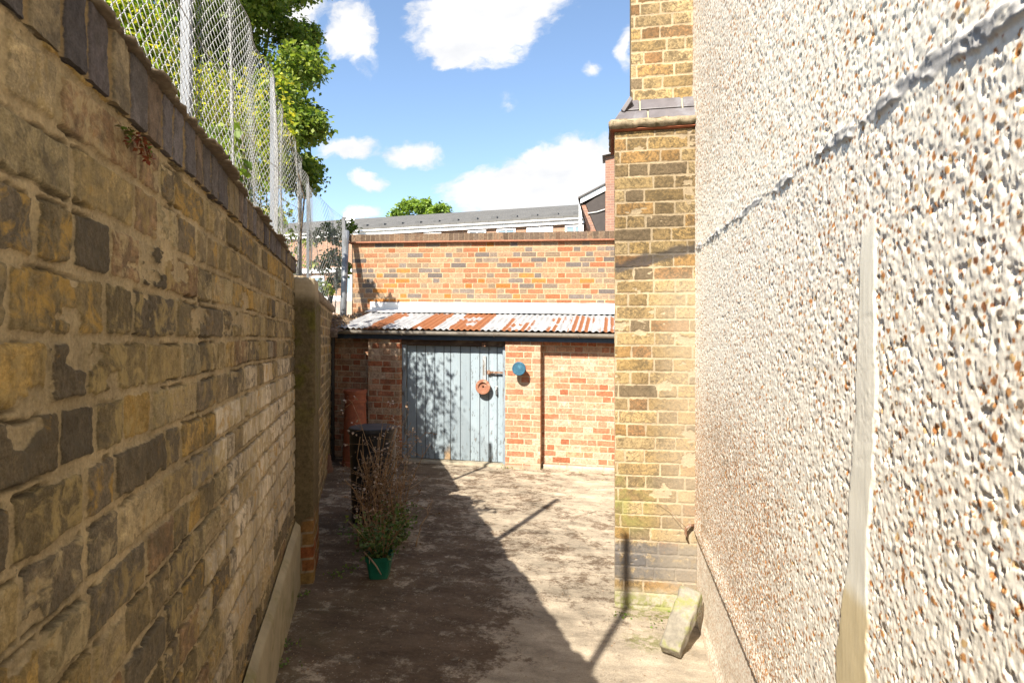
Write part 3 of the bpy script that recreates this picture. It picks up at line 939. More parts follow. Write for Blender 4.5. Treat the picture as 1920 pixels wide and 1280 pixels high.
# sloped shoulder: core plus two courses of blue bricks on front and left slope
mb = MB()
x0, x1, y0, z0 = -0.012, 0.10, -0.012, 2.845
z1 = 2.985
mb.add([(x0 + 0.008, y0 + 0.008, z0 - 0.03), (0.47, y0 + 0.008, z0 - 0.03), (0.47, 0.44, z0 - 0.03), (x0 + 0.008, 0.44, z0 - 0.03),
        (x1, 0.096, z1), (0.47, 0.096, z1), (0.47, 0.44, z1), (x1, 0.44, z1)],
       [(0, 3, 2, 1), (4, 5, 6, 7), (0, 1, 5, 4), (1, 2, 6, 5), (2, 3, 7, 6), (3, 0, 4, 7)])
sh = mb.build("shoulder", simple_mat("shoulder_mortar", (0.38, 0.32, 0.22), 0.95, 0.2, 20, 0.4), pr)
mb = MB()


def slope_pt(u, f, out):
    """front slope: u along x, f 0 at the foot to 1 at the top"""
    return (u, y0 + f * (0.096 - y0) - out * 0.77, z0 - 0.03 + f * (z1 - z0 + 0.03) + out * 0.64)


for (f0, f1, cuts) in [(0.06, 0.49, [-0.004, 0.195, 0.47]), (0.53, 0.985, [0.052, 0.150, 0.395, 0.47])]:
    for a_, b_ in zip(cuts[:-1], cuts[1:]):
        a2, b2 = a_ + 0.005, b_ - 0.005 if b_ < 0.47 else b_
        l0 = a2 if a_ != cuts[0] else x0 + f0 * (x1 - x0) - 0.002
        l1 = a2 if a_ != cuts[0] else x0 + f1 * (x1 - x0) - 0.002
        q = [slope_pt(l0, f0, 0.012), slope_pt(b2, f0, 0.012), slope_pt(b2, f1, 0.010), slope_pt(l1, f1, 0.010),
             slope_pt(l0, f0, -0.01), slope_pt(b2, f0, -0.01), slope_pt(b2, f1, -0.01), slope_pt(l1, f1, -0.01)]
        mb.add(q, [(0, 1, 2, 3), (4, 7, 6, 5), (0, 4, 5, 1), (1, 5, 6, 2), (2, 6, 7, 3), (3, 7, 4, 0)])
    # left slope courses
    for c0, c1 in [(0.02, 0.22), (0.23, 0.43)]:
        L0, L1 = x0 + f0 * (x1 - x0), x0 + f1 * (x1 - x0)
        zz0, zz1 = z0 - 0.03 + f0 * (z1 - z0 + 0.03), z0 - 0.03 + f1 * (z1 - z0 + 0.03)
        q = [(L0 - 0.009, c0, zz0 + 0.007), (L1 - 0.008, c0, zz1 + 0.007), (L1 - 0.008, c1, zz1 + 0.007), (L0 - 0.009, c1, zz0 + 0.007),
             (L0 + 0.01, c0, zz0 - 0.01), (L1 + 0.01, c0, zz1 - 0.01), (L1 + 0.01, c1, zz1 - 0.01), (L0 + 0.01, c1, zz0 - 0.01)]
        mb.add(q, [(0, 3, 2, 1), (4, 5, 6, 7), (0, 1, 5, 4), (1, 2, 6, 5), (2, 3, 7, 6), (3, 0, 4, 7)])
mb.build("shoulder_bricks", blue_m, sh, bevel=0.003)
rough_block("mortar_fillet", (0.505, 0.50, 0.046), 0.011, 0.016, 19, fil_m, pr, (0.2185, 0.211, 2.788), rnd=0.035)
rough_block("drip_tile", (0.50, 0.485, 0.014), 0.03, 0.003, 21, simple_mat("red_tile", (0.26, 0.085, 0.04), 0.9, 0.3, 25), pr, (0.2215, 0.216, 2.773))

# ================================================================ THE SHED AT THE END
shd = thing("brick_shed", "low lean-to store of orange brick with rusty corrugated roof and pale blue plank door", "shed", (-1.6, 7.1, 0))
SX, SY = -1.6, 7.1                      # children are built in world numbers and shifted by the base


def shed_part(name, me_or_obj, m=None, parent=None):
    o = me_or_obj if isinstance(me_or_obj, bpy.types.Object) else link(name, me_or_obj, m)
    a = np.zeros(len(o.data.vertices) * 3, dtype=np.float32)
    o.data.vertices.foreach_get("co", a)
    a = a.reshape(-1, 3) - np.array([SX, SY, 0], dtype=np.float32)
    o.data.vertices.foreach_set("co", a.ravel()); o.data.update()
    o.parent = parent or shd
    return o


def shed_extra(t, o, col):
    x, y, z = t.sep(o)
    n1 = t.noise(o, 7, 6, 0.65)
    # lime bloom and pale base course
    col = t.mix(t.math('MULTIPLY', t.step(n1, 0.52, 0.72), 0.4), col, (0.42, 0.30, 0.215))
    col = t.mix(t.math('MULTIPLY', t.step(t.math('ADD', z, t.math('MULTIPLY', n1, 0.06)), 0.09, 0.05), 0.8), col, (0.32, 0.27, 0.20))
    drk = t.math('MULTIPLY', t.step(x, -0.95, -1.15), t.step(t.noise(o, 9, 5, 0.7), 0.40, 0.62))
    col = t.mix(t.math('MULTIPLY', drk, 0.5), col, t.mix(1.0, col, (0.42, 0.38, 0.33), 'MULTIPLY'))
    return col


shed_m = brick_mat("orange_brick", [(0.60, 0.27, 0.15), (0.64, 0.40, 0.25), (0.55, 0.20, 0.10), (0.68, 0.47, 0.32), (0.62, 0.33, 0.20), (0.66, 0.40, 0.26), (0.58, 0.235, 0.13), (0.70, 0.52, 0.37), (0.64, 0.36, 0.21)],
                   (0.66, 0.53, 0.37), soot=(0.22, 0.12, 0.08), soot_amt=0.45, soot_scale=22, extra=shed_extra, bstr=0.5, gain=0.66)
CO = 0.0757


def shed_bricks(name, xa, xb, yf, za, zb, seed, T, dz=0.0):
    us = np.linspace(xa, xb, max(12, int((xb - xa) / 0.0058))); vs = np.linspace(za, zb, int((zb - za) / 0.0058))
    H, at, cu, cv = brickfield(us, vs, CO, 0.222, 0.011, seed, 'flemish', warp=0.0024, wscale=5, depth=0.0035, relief=0.0011, jl=0.04, rad=0.004, edge=0.0045, v0=-0.01)
    me = slab(name, us, vs, H, T, at)
    o = link(name, me, shed_m)
    o.data.transform(Matrix.Translation((0, yf, 0)))
    return shed_part(name, fall(o))


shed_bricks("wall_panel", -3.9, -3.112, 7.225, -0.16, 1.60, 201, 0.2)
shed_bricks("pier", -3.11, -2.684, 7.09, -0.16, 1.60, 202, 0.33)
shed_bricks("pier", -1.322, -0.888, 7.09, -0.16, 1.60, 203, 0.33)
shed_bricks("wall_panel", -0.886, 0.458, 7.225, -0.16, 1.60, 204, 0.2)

# pale concrete strip at the foot of the right panel
strip_m = simple_mat("pale_strip", (0.36, 0.31, 0.235), 0.95, 0.25, 20, 0.5, col2=(0.2, 0.18, 0.10), c2scale=12, c2lo=0.58, c2hi=0.7)
o = rough_block("footing_strip", (1.33, 0.03, 0.14), 0.03, 0.006, 14, strip_m, None, None)
o.data.transform(Matrix.Translation((-0.215, 7.2, -0.09)))
shed_part("footing_strip", fall(o))

# corrugated roof
xs = np.linspace(-3.50, 0.455, 470); ys = np.linspace(0, 1, 34)
X, T_ = np.meshgrid(xs, ys)
Y0 = 6.965 + T_ * 1.24
sheet = np.floor((X + 3.5) / 0.66)
Zr = 1.684 + T_ * 0.268 + 0.0095 * np.sin(X * 2 * PI / 0.076) + 0.003 * h2(sheet, sheet * 0, 3) + 0.006 * (fbm(X * 1.5, T_ * 2, 7, 3) - 0.5)
Y0 = Y0 - 0.012 * h2(sheet, sheet * 0, 8) * (1 - T_)
rust = np.zeros_like(X)
for (a_, b_, tp) in [(-3.08, -2.74, 0.9), (-2.50, -2.22, 0.95), (-2.03, -1.62, 0.97), (-1.34, -1.02, 0.8), (-0.80, -0.62, 0.8), (-0.56, -0.27, 0.85), (-0.16, 0.25, 0.9)]:
    xo = X + 0.05 * (fbm(X * 2, T_ * 3, 11, 3) - 0.5)
    rust = np.maximum(rust, sst(a_ - 0.05, a_ + 0.03, xo) * sst(b_ + 0.07, b_ - 0.05, xo) * sst(tp + 0.12, tp - 0.18, T_ + 0.25 * (fbm(X * 9, T_ * 4, 13, 3) - 0.5)))
rust *= 0.25 + 0.75 * sst(0.30, 0.52, fbm(X * 5 + 2, T_ * 3.5, 15, 4))
ripple = 0.5 + 0.5 * np.sin(X * 2 * PI / 0.076 + 0.8)
rust = rust * (1 - 0.75 * sst(-1.7, -1.0, X) * sst(0.45, 0.75, ripple))
idx = np.arange(X.size).reshape(X.shape)
Fq = np.stack([idx[:-1, :-1], idx[:-1, 1:], idx[1:, 1:], idx[1:, :-1]], -1).reshape(-1, 4)


def roof_mat():
    m, t = mat("corrugated_iron")
    o = t.obj()
    x, y, z = t.sep(o)
    n1 = t.noise(t.scale(o, (1, 0.4, 1)), 16, 6, 0.7)
    zinc = t.mix(n1, (0.20, 0.205, 0.215), (0.33, 0.335, 0.34))
    # white flaking paint
    zinc = t.mix(t.math('MULTIPLY', t.step(t.noise(t.scale(o, (1, 0.35, 1)), 6, 6, 0.7), 0.46, 0.6), 0.7), zinc, (0.46, 0.455, 0.45))
    rc = t.mix(t.noise(o, 24, 6, 0.72), (0.16, 0.055, 0.022), (0.29, 0.115, 0.047))
    r = t.step(t.math('ADD', t.attr('rust'), t.math('MULTIPLY', t.math('SUBTRACT', t.noise(t.scale(o, (1, 0.5, 1)), 22, 8, 0.78), 0.5), 1.7)), 0.38, 0.72)
    c = t.mix(r, zinc, rc)
    fin(t, c, 0.7, t.bump(t.noise(o, 60, 4, 0.7), 0.3, 0.003), spec=0.3)
    return m


o = link("roof", mesh_np("roof", np.stack([X, Y0, Zr], -1), Fq, {'rust': rust}), roof_mat())
shed_part("roof", fall(o))
sm = o.modifiers.new("thick", 'SOLIDIFY'); sm.thickness = 0.0022; sm.offset = 0
# white painted flashing dressed down over the sheets
xs = np.linspace(-3.58, 0.455, 260); ss = np.linspace(0, 1, 26)
X, S_ = np.meshgrid(xs, ss)
low = 0.03 * (fbm(X * 3, X * 0, 21, 3) - 0.5)
Yf = np.where(S_ < 0.62, 8.03 - low + S_ / 0.62 * (0.205 + low), 8.235)
Zf = np.where(S_ < 0.62, 1.942 + S_ / 0.62 * 0.047, 1.989 + (S_ - 0.62) / 0.38 * 0.105)
wr = 0.008 * (fbm(X * 7 + S_ * 3, S_ * 4, 23, 4) - 0.5)
Zf = Zf + wr; Yf = Yf - 0.5 * np.abs(wr)
idx = np.arange(X.size).reshape(X.shape)
Fq = np.stack([idx[:-1, :-1], idx[:-1, 1:], idx[1:, 1:], idx[1:, :-1]], -1).reshape(-1, 4)
o = link("flashing", mesh_np("flashing", np.stack([X, Yf, Zf], -1), Fq), simple_mat("white_flashing", (0.62, 0.615, 0.60), 0.75, 0.07, 6, 0.15, col2=(0.5, 0.49, 0.48), c2scale=8, c2lo=0.62, c2hi=0.74, stretch=(1, 3, 3)))
sm = o.modifiers.new("thick", 'SOLIDIFY'); sm.thickness = 0.003; sm.offset = -1
shed_part("flashing", fall(o))
# gutter: half round, grey brown, in two lengths with a union and brackets
gm = simple_mat("gutter_paint", (0.25, 0.225, 0.19), 0.55, 0.25, 14, 0.2, col2=(0.14, 0.12, 0.10), c2scale=7, c2lo=0.55, c2hi=0.7)
mb = MB()
n = 12
xs_ = [-3.62, -2.6, -1.45, -1.44, 0.455]
b0 = len(mb.V)
for x in xs_:
    for rr in (0.042, 0.0385):
        for k in range(n + 1):
            q = PI + PI * k / n
            mb.V.append((x, 7.005 + rr * math.cos(q), 1.652 + rr * math.sin(q)))
st_ = 2 * (n + 1)
for i in range(len(xs_) - 1):
    for k in range(n):
        a = b0 + i * st_ + k
        mb.F.append((a, a + 1, a + 1 + st_, a + st_))
        a2 = a + n + 1
        mb.F.append((a2 + st_, a2 + 1 + st_, a2 + 1, a2))
    a = b0 + i * st_
    mb.F.append((a, a + st_, a + st_ + n + 1, a + n + 1))
    mb.F.append((a + n, a + 2 * n + 1, a + st_ + 2 * n + 1, a + st_ + n))
for x in (-3.6, -2.62, -1.445, -0.42):
    mb.tube([(x, 7.005 + 0.0445 * math.cos(PI + PI * k / 8), 1.652 + 0.0445 * math.sin(PI + PI * k / 8)) for k in range(9)], 0.006, 6)
mb.tube([(-3.6, 6.9635, 1.655), (0.455, 6.9635, 1.655)], 0.004, 6)
shed_part("gutter", fall(mb.build("gutter", gm)))
mb = MB(); mb.box(-3.64, 0.456, 7.052, 7.078, 1.553, 1.655)
shed_part("fascia_board", fall(mb.build("fascia_board", simple_mat("navy_paint", (0.035, 0.055, 0.085), 0.5, 0.3, 14, 0.2), bevel=0.003)))
mb = MB(); mb.box(-3.64, 0.456, 7.082, 7.40, 1.6, 1.668)
shed_part("wall_plate", fall(mb.build("wall_plate", simple_mat("old_timber", (0.09, 0.06, 0.04), 0.9, 0.4, 20, 0.4, stretch=(0.3, 1, 1)))))

# door opening: lintel, frame, sill
wood_d = simple_mat("dark_stained_wood", (0.075, 0.05, 0.036), 0.8, 0.4, 20, 0.4, col2=(0.16, 0.12, 0.085), c2scale=14, stretch=(0.4, 1, 1))
mb = MB(); mb.box(-2.70, -1.31, 7.15, 7.32, 1.488, 1.60)
shed_part("lintel", fall(mb.build("lintel", wood_d, bevel=0.004)))
frame_m = simple_mat("frame_paint", (0.20, 0.24, 0.27), 0.75, 0.3, 18, 0.35, col2=(0.10, 0.08, 0.06), c2scale=16, c2lo=0.5, c2hi=0.62, stretch=(1, 1, 0.3))
for (xa_, xb_) in [(-2.683, -2.634), (-1.368, -1.323)]:
    fr = MB(); fr.box(xa_, xb_, 7.165, 7.27, -0.02, 1.487)
    shed_part("door_post", fall(fr.build("door_post", frame_m, bevel=0.003)))
o = rough_block("sill", (1.36, 0.24, 0.13), 0.03, 0.006, 24, simple_mat("sill_concrete", (0.30, 0.26, 0.19), 0.95, 0.3, 16, 0.5), None)
o.data.transform(Matrix.Translation((-2.002, 7.20, -0.10)))
shed_part("sill", fall(o))


def door_mat():
    m, t = mat("peeling_blue_paint")
    o = t.obj()
    x, y, z = t.sep(o)
    bt = t.attr('bt')
    v = t.scale(o, (1, 1, 0.32))
    c = t.mix(t.noise(v, 9, 6, 0.65), (0.195, 0.25, 0.29), (0.31, 0.36, 0.385))
    c = t.mix(1.0, c, t.ramp(bt, [(0, 0.80), (1, 1.12)]), 'MULTIPLY')
    peel = t.math('ADD', t.noise(v, 26, 7, 0.74), t.math('MULTIPLY', bt, 0.06))
    low = t.math('MULTIPLY', t.step(z, 0.55, 0.05), 0.045)
    peel = t.math('ADD', peel, low)
    c = t.mix(t.step(peel, 0.60, 0.64), c, (0.145, 0.17, 0.185))
    c = t.mix(t.step(peel, 0.665, 0.70), c, t.mix(t.noise(v, 40, 4), (0.09, 0.075, 0.06), (0.30, 0.25, 0.19)))
    c = t.mix(t.math('MULTIPLY', t.attr('bare'), t.step(t.noise(v, 18, 5, 0.7), 0.35, 0.52)), c, (0.32, 0.22, 0.125))
    c = t.mix(t.attr('gap'), c, (0.02, 0.022, 0.025))
    grain = t.noise(t.scale(o, (1, 1, 0.06)), 70, 5, 0.7)
    fin(t, c, 0.68, t.bump(t.math('ADD', grain, t.math('MULTIPLY', peel, 1.2)), 0.5, 0.003), spec=0.25)
    return m


# planks of uneven width, height field with beads and gaps
edges = [-2.630, -2.505, -2.385, -2.262, -2.140, -2.052, -1.925, -1.795, -1.672, -1.555, -1.448, -1.372]
us = np.linspace(-2.630, -1.372, 420); vs = np.linspace(0.038, 1.478, 200)
U, V = np.meshgrid(us, vs)
e = np.array(edges)
ei = np.clip(np.searchsorted(e, U), 1, len(e) - 1)
dl_ = np.minimum(U - e[ei - 1], e[ei] - U)
wav = 0.0012 * (vn(V * 2, ei * 3.7, 5) - 0.5)
gap = sst(0.0052, 0.0022, dl_ + wav)
gap[:, 0] = gap[:, -1] = 0
bd = h2(ei, ei * 0, 77)
Hd = 0.005 * (bd - 0.5) * 1.2 - 0.010 * gap + 0.0015 * (fbm(U * 40, V * 6, 88, 3) - 0.5) - 0.002 * sst(0.02, 0.01, np.abs(dl_ - 0.016)) * (bd > 0.4)
bare = ((ei == 5) * sst(0.30, 0.14, V + 0.08 * fbm(U * 30, V * 6, 4, 3))).astype(float)
o = link("door", slab("door", us, vs, Hd, 0.03, dict(bt=bd, gap=gap, bare=bare)), door_mat())
o.data.transform(Matrix.Translation((0, 7.215, 0)))
door = shed_part("door", fall(o))
DS = (-SX, -SY)
rusty = simple_mat("rusty_iron", (0.20, 0.105, 0.06), 0.8, 0.4, 40, 0.5, metal=0.3, col2=(0.32, 0.24, 0.19), c2scale=30)
steel = simple_mat("dull_steel", (0.42, 0.42, 0.42), 0.35, 0.2, 30, 0.1, metal=0.8)


def door_bit(name, mb, m, **k):
    if name != 'top_bolt': mb.V = [(x, y + (0.025 if name != 'hasp' else 0.012), z) for x, y, z in mb.V]
    return shed_part(name, fall(mb.build(name, m, **k)), parent=None)


for nm_, fn in [("hasp", 0)]:
    mb = MB()
    mb.box(-1.553, -1.335, 7.158, 7.172, 1.148, 1.172)
    mb.box(-1.572, -1.53, 7.164, 7.181, 1.133, 1.187)
    mb.tube([(-1.50, 7.162, 1.16), (-1.50, 7.150, 1.16)], 0.008, 8)
    mb.tube([(-1.545, 7.16, 1.145), (-1.545, 7.148, 1.145)], 0.006, 8)
    mb.tube([(-1.452, 7.158, 1.16), (-1.452, 7.148, 1.15), (-1.452, 7.150, 1.128)], 0.004, 6)
    h_ = door_bit("hasp", mb, rusty, bevel=0.002); h_.parent = door
mb = MB()
mb.box(-1.630, -1.588, 7.166, 7.181, 1.02, 1.365)
mb.tube([(-1.609, 7.167, 1.35), (-1.609, 7.160, 1.35)], 0.008, 8)
b_ = door_bit("cover_strip", mb, simple_mat("grey_strip", (0.30, 0.32, 0.325), 0.7, 0.3, 30, 0.4, col2=(0.14, 0.12, 0.10), c2scale=25, stretch=(1, 1, 0.4)), bevel=0.002); b_.parent = door
mb = MB()
mb.box(-1.466, -1.440, 7.170, 7.181, 0.88, 0.99)
mb.tube([(-1.453, 7.172, 0.975), (-1.453, 7.140, 0.972), (-1.453, 7.130, 0.95), (-1.453, 7.132, 0.905), (-1.453, 7.145, 0.895)], 0.006, 8)
hd_ = door_bit("handle", mb, steel, smooth=False, bevel=0.001); hd_.parent = door
mb = MB()
mb.box(-1.628, -1.575, 7.130, 7.152, 1.478, 1.535)
mb.tube([(-1.585, 7.128, 1.50), (-1.585, 7.118, 1.50), (-1.583, 7.114, 1.482)], 0.009, 8)
tb_ = door_bit("top_bolt", mb, rusty, bevel=0.002)

mb = MB()
mb.tube([(-3.555, 6.99, 0.0), (-3.555, 6.99, 1.50), (-3.555, 7.005, 1.60)], 0.034, 12)
for zz_ in (0.25, 1.30): mb.tube([(-3.555, 6.99, zz_), (-3.555, 6.99, zz_ + 0.035)], 0.040, 12)
shed_part("drainpipe", fall(mb.build("drainpipe", simple_mat("black_pipe", (0.012, 0.012, 0.013), 0.45, 0.3, 15, 0.1), smooth=False)))

# ---- the taller wall behind the shed
uwm = brick_mat("multi_red_brick", [(0.60, 0.28, 0.15), (0.64, 0.36, 0.20), (0.58, 0.22, 0.10), (0.63, 0.38, 0.23), (0.38, 0.29, 0.22), (0.62, 0.32, 0.17), (0.60, 0.24, 0.12), (0.27, 0.225, 0.20), (0.65, 0.38, 0.22), (0.46, 0.33, 0.22), (0.66, 0.27, 0.07), (0.31, 0.255, 0.215)],
                (0.68, 0.50, 0.31), soot=(0.24, 0.17, 0.12), soot_amt=0.4, soot_scale=20, bstr=0.4, gain=0.54)
uw = thing("garden_wall", "orange multi-brick wall with brown brick-on-edge coping rising behind the rusty shed roof", "brick wall", (-1.6, 8.25, 0))


def uw_part(name, o):
    a = np.zeros(len(o.data.vertices) * 3, dtype=np.float32)
    o.data.vertices.foreach_get("co", a)
    a = a.reshape(-1, 3) - np.array([-1.6, 8.25, 0], dtype=np.float32)
    o.data.vertices.foreach_set("co", a.ravel()); o.data.update()
    o.parent = uw
    return o


us = np.linspace(-3.875, 0.95, 640); vs = np.linspace(1.55, 2.962, 200)
H, at, cu, cv = brickfield(us, vs, 0.0745, 0.225, 0.0115, 301, 'flemish', warp=0.0014, wscale=5, depth=0.003, relief=0.001, jl=0.03, rad=0.003, edge=0.003, v0=-0.01)
o = link("brickwork", slab("brickwork", us, vs, H, 0.22, at), uwm); o.data.transform(Matrix.Translation((0, 8.25, 0))); uw_part("brickwork", fall(o))
us = np.linspace(-3.875, 0.95, 200); vs = np.linspace(-0.2, 1.548, 30)
o = link("lower_brickwork", slab("lower_brickwork", us, vs, np.zeros((30, 200)), 0.22, dict(mort=np.zeros((30, 200)), tint=np.full((30, 200), .3), tintb=np.full((30, 200), .5))), uwm)
o.data.transform(Matrix.Translation((0, 8.252, 0))); uw_part("lower_brickwork", fall(o))
us = np.linspace(-3.905, 0.95, 640); vs = np.linspace(2.986, 3.096, 26)
H, at, cu, cv = brickfield(us, vs, 0.16, 0.075, 0.009, 303, 'run', warp=0.002, depth=0.004, relief=0.002, jl=0.06, rad=0.004, edge=0.004, v0=2.96)
o = link("coping", slab("coping", us, vs, H, 0.275, at), brick_mat("brown_coping_brick", [(0.27, 0.17, 0.11), (0.34, 0.23, 0.15), (0.22, 0.15, 0.10), (0.30, 0.21, 0.15), (0.38, 0.24, 0.15)], (0.36, 0.27, 0.18), soot=(0.13, 0.10, 0.075), soot_amt=0.6, soot_scale=30, gain=0.50))
o.data.transform(Matrix.Translation((0, 8.222, 0))); uw_part("coping", fall(o))
mb = MB(); mb.box(-3.92, 0.95, 8.195, 8.50, 2.9645, 2.9845)
uw_part("tile_course", fall(mb.build("tile_course", simple_mat("tile_course", (0.28, 0.12, 0.07), 0.9, 0.3, 25, 0.3), bevel=0.003)))

# ---- soil and leaf litter caught on top of the wall end, over the roof corner
rng = np.random.default_rng(3)
xs = np.linspace(-4.35, -3.36, 90); ys = np.linspace(6.75, 8.2, 110)
X, Y = np.meshgrid(xs, ys)
env = np.clip(1 - ((X + 3.95) / 0.62) ** 2, 0, 1) ** 0.6 * np.clip(1 - ((Y - 7.5) / 0.75) ** 2, 0, 1) ** 0.5
Z = 1.66 + 0.10 * sst(6.9, 7.9, Y) + 0.20 * env * (0.6 + 0.6 * fbm(X * 5, Y * 5, 31, 4)) + 0.02 * (fbm(X * 30, Y * 30, 33, 3) - 0.5)
Z = np.where(env <= 0.0, 1.60, Z)
idx = np.arange(X.size).reshape(X.shape)
Fq = np.stack([idx[:-1, :-1], idx[:-1, 1:], idx[1:, 1:], idx[1:, :-1]], -1).reshape(-1, 4)
mound = thing("litter_mound", "heap of brown soil and leaf litter on the wall end beside the rusty roof corner", "soil heap", (-3.9, 7.5, 1.6))
o = link("soil", mesh_np("soil", np.stack([X + 3.9, Y - 7.5, Z - 1.6], -1), Fq), simple_mat("litter", (0.15, 0.105, 0.07), 0.95, 0.5, 30, 0.8, col2=(0.34, 0.26, 0.18), c2scale=26, c2lo=0.55, c2hi=0.68), mound)
dead_m = leaf_mat("dead_leaf", [(0.16, 0.10, 0.055), (0.30, 0.20, 0.12), (0.40, 0.31, 0.21)], 0.1, 0.8)
pi = rng.integers(0, X.size, 900)
P = np.stack([X.ravel()[pi] + 3.9, Y.ravel()[pi] - 7.5, Z.ravel()[pi] - 1.6 + 0.008], -1)[env.ravel()[pi] > 0.1]
leaves("dead_leaves", P, 0.035, rng.random(len(P)), dead_m, mound, 5, 0.0, 0.4)

# ================================================================ THINGS ON THE SHED FRONT
pot_m = simple_mat("terracotta", (0.26, 0.115, 0.068), 0.85, 0.2, 30, 0.3, col2=(0.40, 0.26, 0.185), c2scale=14, c2lo=0.52, c2hi=0.66)
t1 = thing("terracotta_pot", "round terracotta pot base with drain hole hung flat on the blue plank door", "plant pot", (-1.612, 7.205, 0.985))
mb = MB()
mb.lathe([(0.005, 0.0), (0.070, 0.0), (0.078, -0.010), (0.086, -0.052), (0.092, -0.056), (0.094, -0.078), (0.090, -0.084), (0.062, -0.084), (0.057, -0.080), (0.055, -0.062), (0.020, -0.060), (0.014, -0.058), (0.011, -0.03), (0.003, -0.028)], 44, 'y')
mb.build("body", pot_m, t1, smooth=False)
tb2 = thing("blue_lid_tub", "small round tub with a weathered blue lid, mounted on the orange brick pier", "tub", (-1.129, 7.088, 1.225))
mb = MB()
mb.lathe([(0.004, 0.0), (0.052, 0.0), (0.056, -0.02), (0.066, -0.118)], 36, 'y')
mb.build("body", simple_mat("grey_tub", (0.20, 0.23, 0.25), 0.7, 0.3, 30, 0.2), tb2, smooth=True)
mb = MB()
mb.lathe([(0.067, -0.112), (0.080, -0.114), (0.083, -0.124), (0.083, -0.138), (0.079, -0.146), (0.070, -0.148), (0.066, -0.145), (0.003, -0.146)], 44, 'y')
mb.build("lid", simple_mat("blue_lid", (0.024, 0.092, 0.145), 0.65, 0.3, 22, 0.2, col2=(0.06, 0.17, 0.235), c2scale=12), tb2, smooth=False)

# ================================================================ THINGS STANDING IN THE YARD
cx, cy = -3.15, 6.80
cp = thing("chimney_pot", "tall red clay chimney pot with ringed collar standing in the shaded corner", "chimney pot", (cx, cy, gz(cx, cy)))
mb = MB()
mb.lathe([(0.165, 0), (0.160, 0.05), (0.150, 0.06), (0.138, 0.50), (0.126, 0.745), (0.124, 0.76), (0.134, 0.765), (0.136, 0.80), (0.128, 0.808), (0.130, 0.875), (0.142, 0.88), (0.145, 0.915), (0.138, 0.925), (0.112, 0.925), (0.108, 0.9), (0.105, 0.2)], 36)
mb.build("body", simple_mat("red_clay", (0.26, 0.085, 0.045), 0.7, 0.25, 18, 0.2, col2=(0.18, 0.06, 0.035), c2scale=8), cp, smooth=False)

cx, cy = -2.06, 4.80
bn = thing("black_bin", "black plastic bin with a flat rim behind the dry plant stalks", "bin", (cx, cy, gz(cx, cy)))
mb = MB()
mb.lathe([(0.003, 0.012), (0.165, 0.012), (0.172, 0.0), (0.178, 0.02), (0.198, 0.74), (0.206, 0.745), (0.209, 0.77), (0.205, 0.795), (0.196, 0.80), (0.186, 0.79), (0.182, 0.70), (0.003, 0.69)], 44)
bk = simple_mat("black_plastic", (0.012, 0.012, 0.014), 0.45, 0.3, 20, 0.1, col2=(0.035, 0.034, 0.035), c2scale=6)
mb.build("tub", bk, bn, smooth=False)
mb = MB()
for k in range(44):
    q0, q1 = 2 * PI * k / 44, 2 * PI * (k + 1) / 44
    mb.add([(0.193 * math.cos(q0), 0.193 * math.sin(q0), 0.799), (0.193 * math.cos(q1), 0.193 * math.sin(q1), 0.799), (0.0, 0.0, 0.812)], [(0, 1, 2)])
mb.build("lid", simple_mat("bin_lid", (0.022, 0.024, 0.03), 0.55, 0.35, 12, 0.15), bn, smooth=True)

# small dark bits in the corner by the chimney pot
cx, cy = -3.32, 6.35
pt2 = thing("upturned_pot", "small dark clay pot lying upside down beside the tall chimney pot", "plant pot", (cx, cy, gz(cx, cy)))
mb = MB(); mb.lathe([(0.098, 0.0), (0.10, 0.035), (0.088, 0.04), (0.065, 0.19), (0.060, 0.195), (0.01, 0.193), (0.003, 0.17)], 30)
mb.build("body", simple_mat("dark_clay", (0.13, 0.07, 0.045), 0.85, 0.3, 20, 0.3), pt2, smooth=False)

# green square pot and its plant
gx, gy = -1.524, 3.66
gp = thing("green_pot", "small square green plastic pot at the front of the plants", "plant pot", (gx, gy, gz(gx, gy)), R(12))
mb = MB()
lv = [(0.058, 0.0), (0.060, 0.006), (0.076, 0.118), (0.083, 0.120), (0.084, 0.146), (0.078, 0.148), (0.073, 0.118), (0.070, 0.105)]


def rsq(r, h, q=5):
    out = []
    c_ = r * 0.30
    for k in range(4):
        for i in range(q + 1):
            a_ = PI / 2 * k + PI / 2 * i / q
            ox = (r - c_) * (1 if k in (0, 3) else -1); oy = (r - c_) * (1 if k in (0, 1) else -1)
            out.append((ox + c_ * math.cos(a_), oy + c_ * math.sin(a_), h))
    return out


rings = [rsq(r, h) for r, h in lv]
nn_ = len(rings[0])
V_ = [p for rg in rings for p in rg]
F_ = []
for i in range(len(rings) - 1):
    for k in range(nn_):
        F_.append((i * nn_ + k, i * nn_ + (k + 1) % nn_, (i + 1) * nn_ + (k + 1) % nn_, (i + 1) * nn_ + k))
F_.append(tuple(range(nn_))[::-1])
mb.add(V_, F_)
mb.build("container", simple_mat("green_plastic", (0.010, 0.125, 0.080), 0.42, 0.2, 18, 0.1, col2=(0.03, 0.15, 0.10), c2scale=8), gp, smooth=False)
mb = MB(); mb.add(rsq(0.0695, 0.108), [tuple(range(nn_))])
mb.build("compost", simple_mat("compost", (0.03, 0.02, 0.014), 0.95, 0.4, 60, 0.8), gp)

ger = leaf_mat("potted_leaf", [(0.03, 0.055, 0.014), (0.06, 0.11, 0.028), (0.11, 0.16, 0.04), (0.22, 0.18, 0.04)], 0.3)
twig_m = simple_mat("dry_twig", (0.27, 0.165, 0.085), 0.9, 0.4, 30, 0.3, col2=(0.42, 0.31, 0.20), c2scale=9)


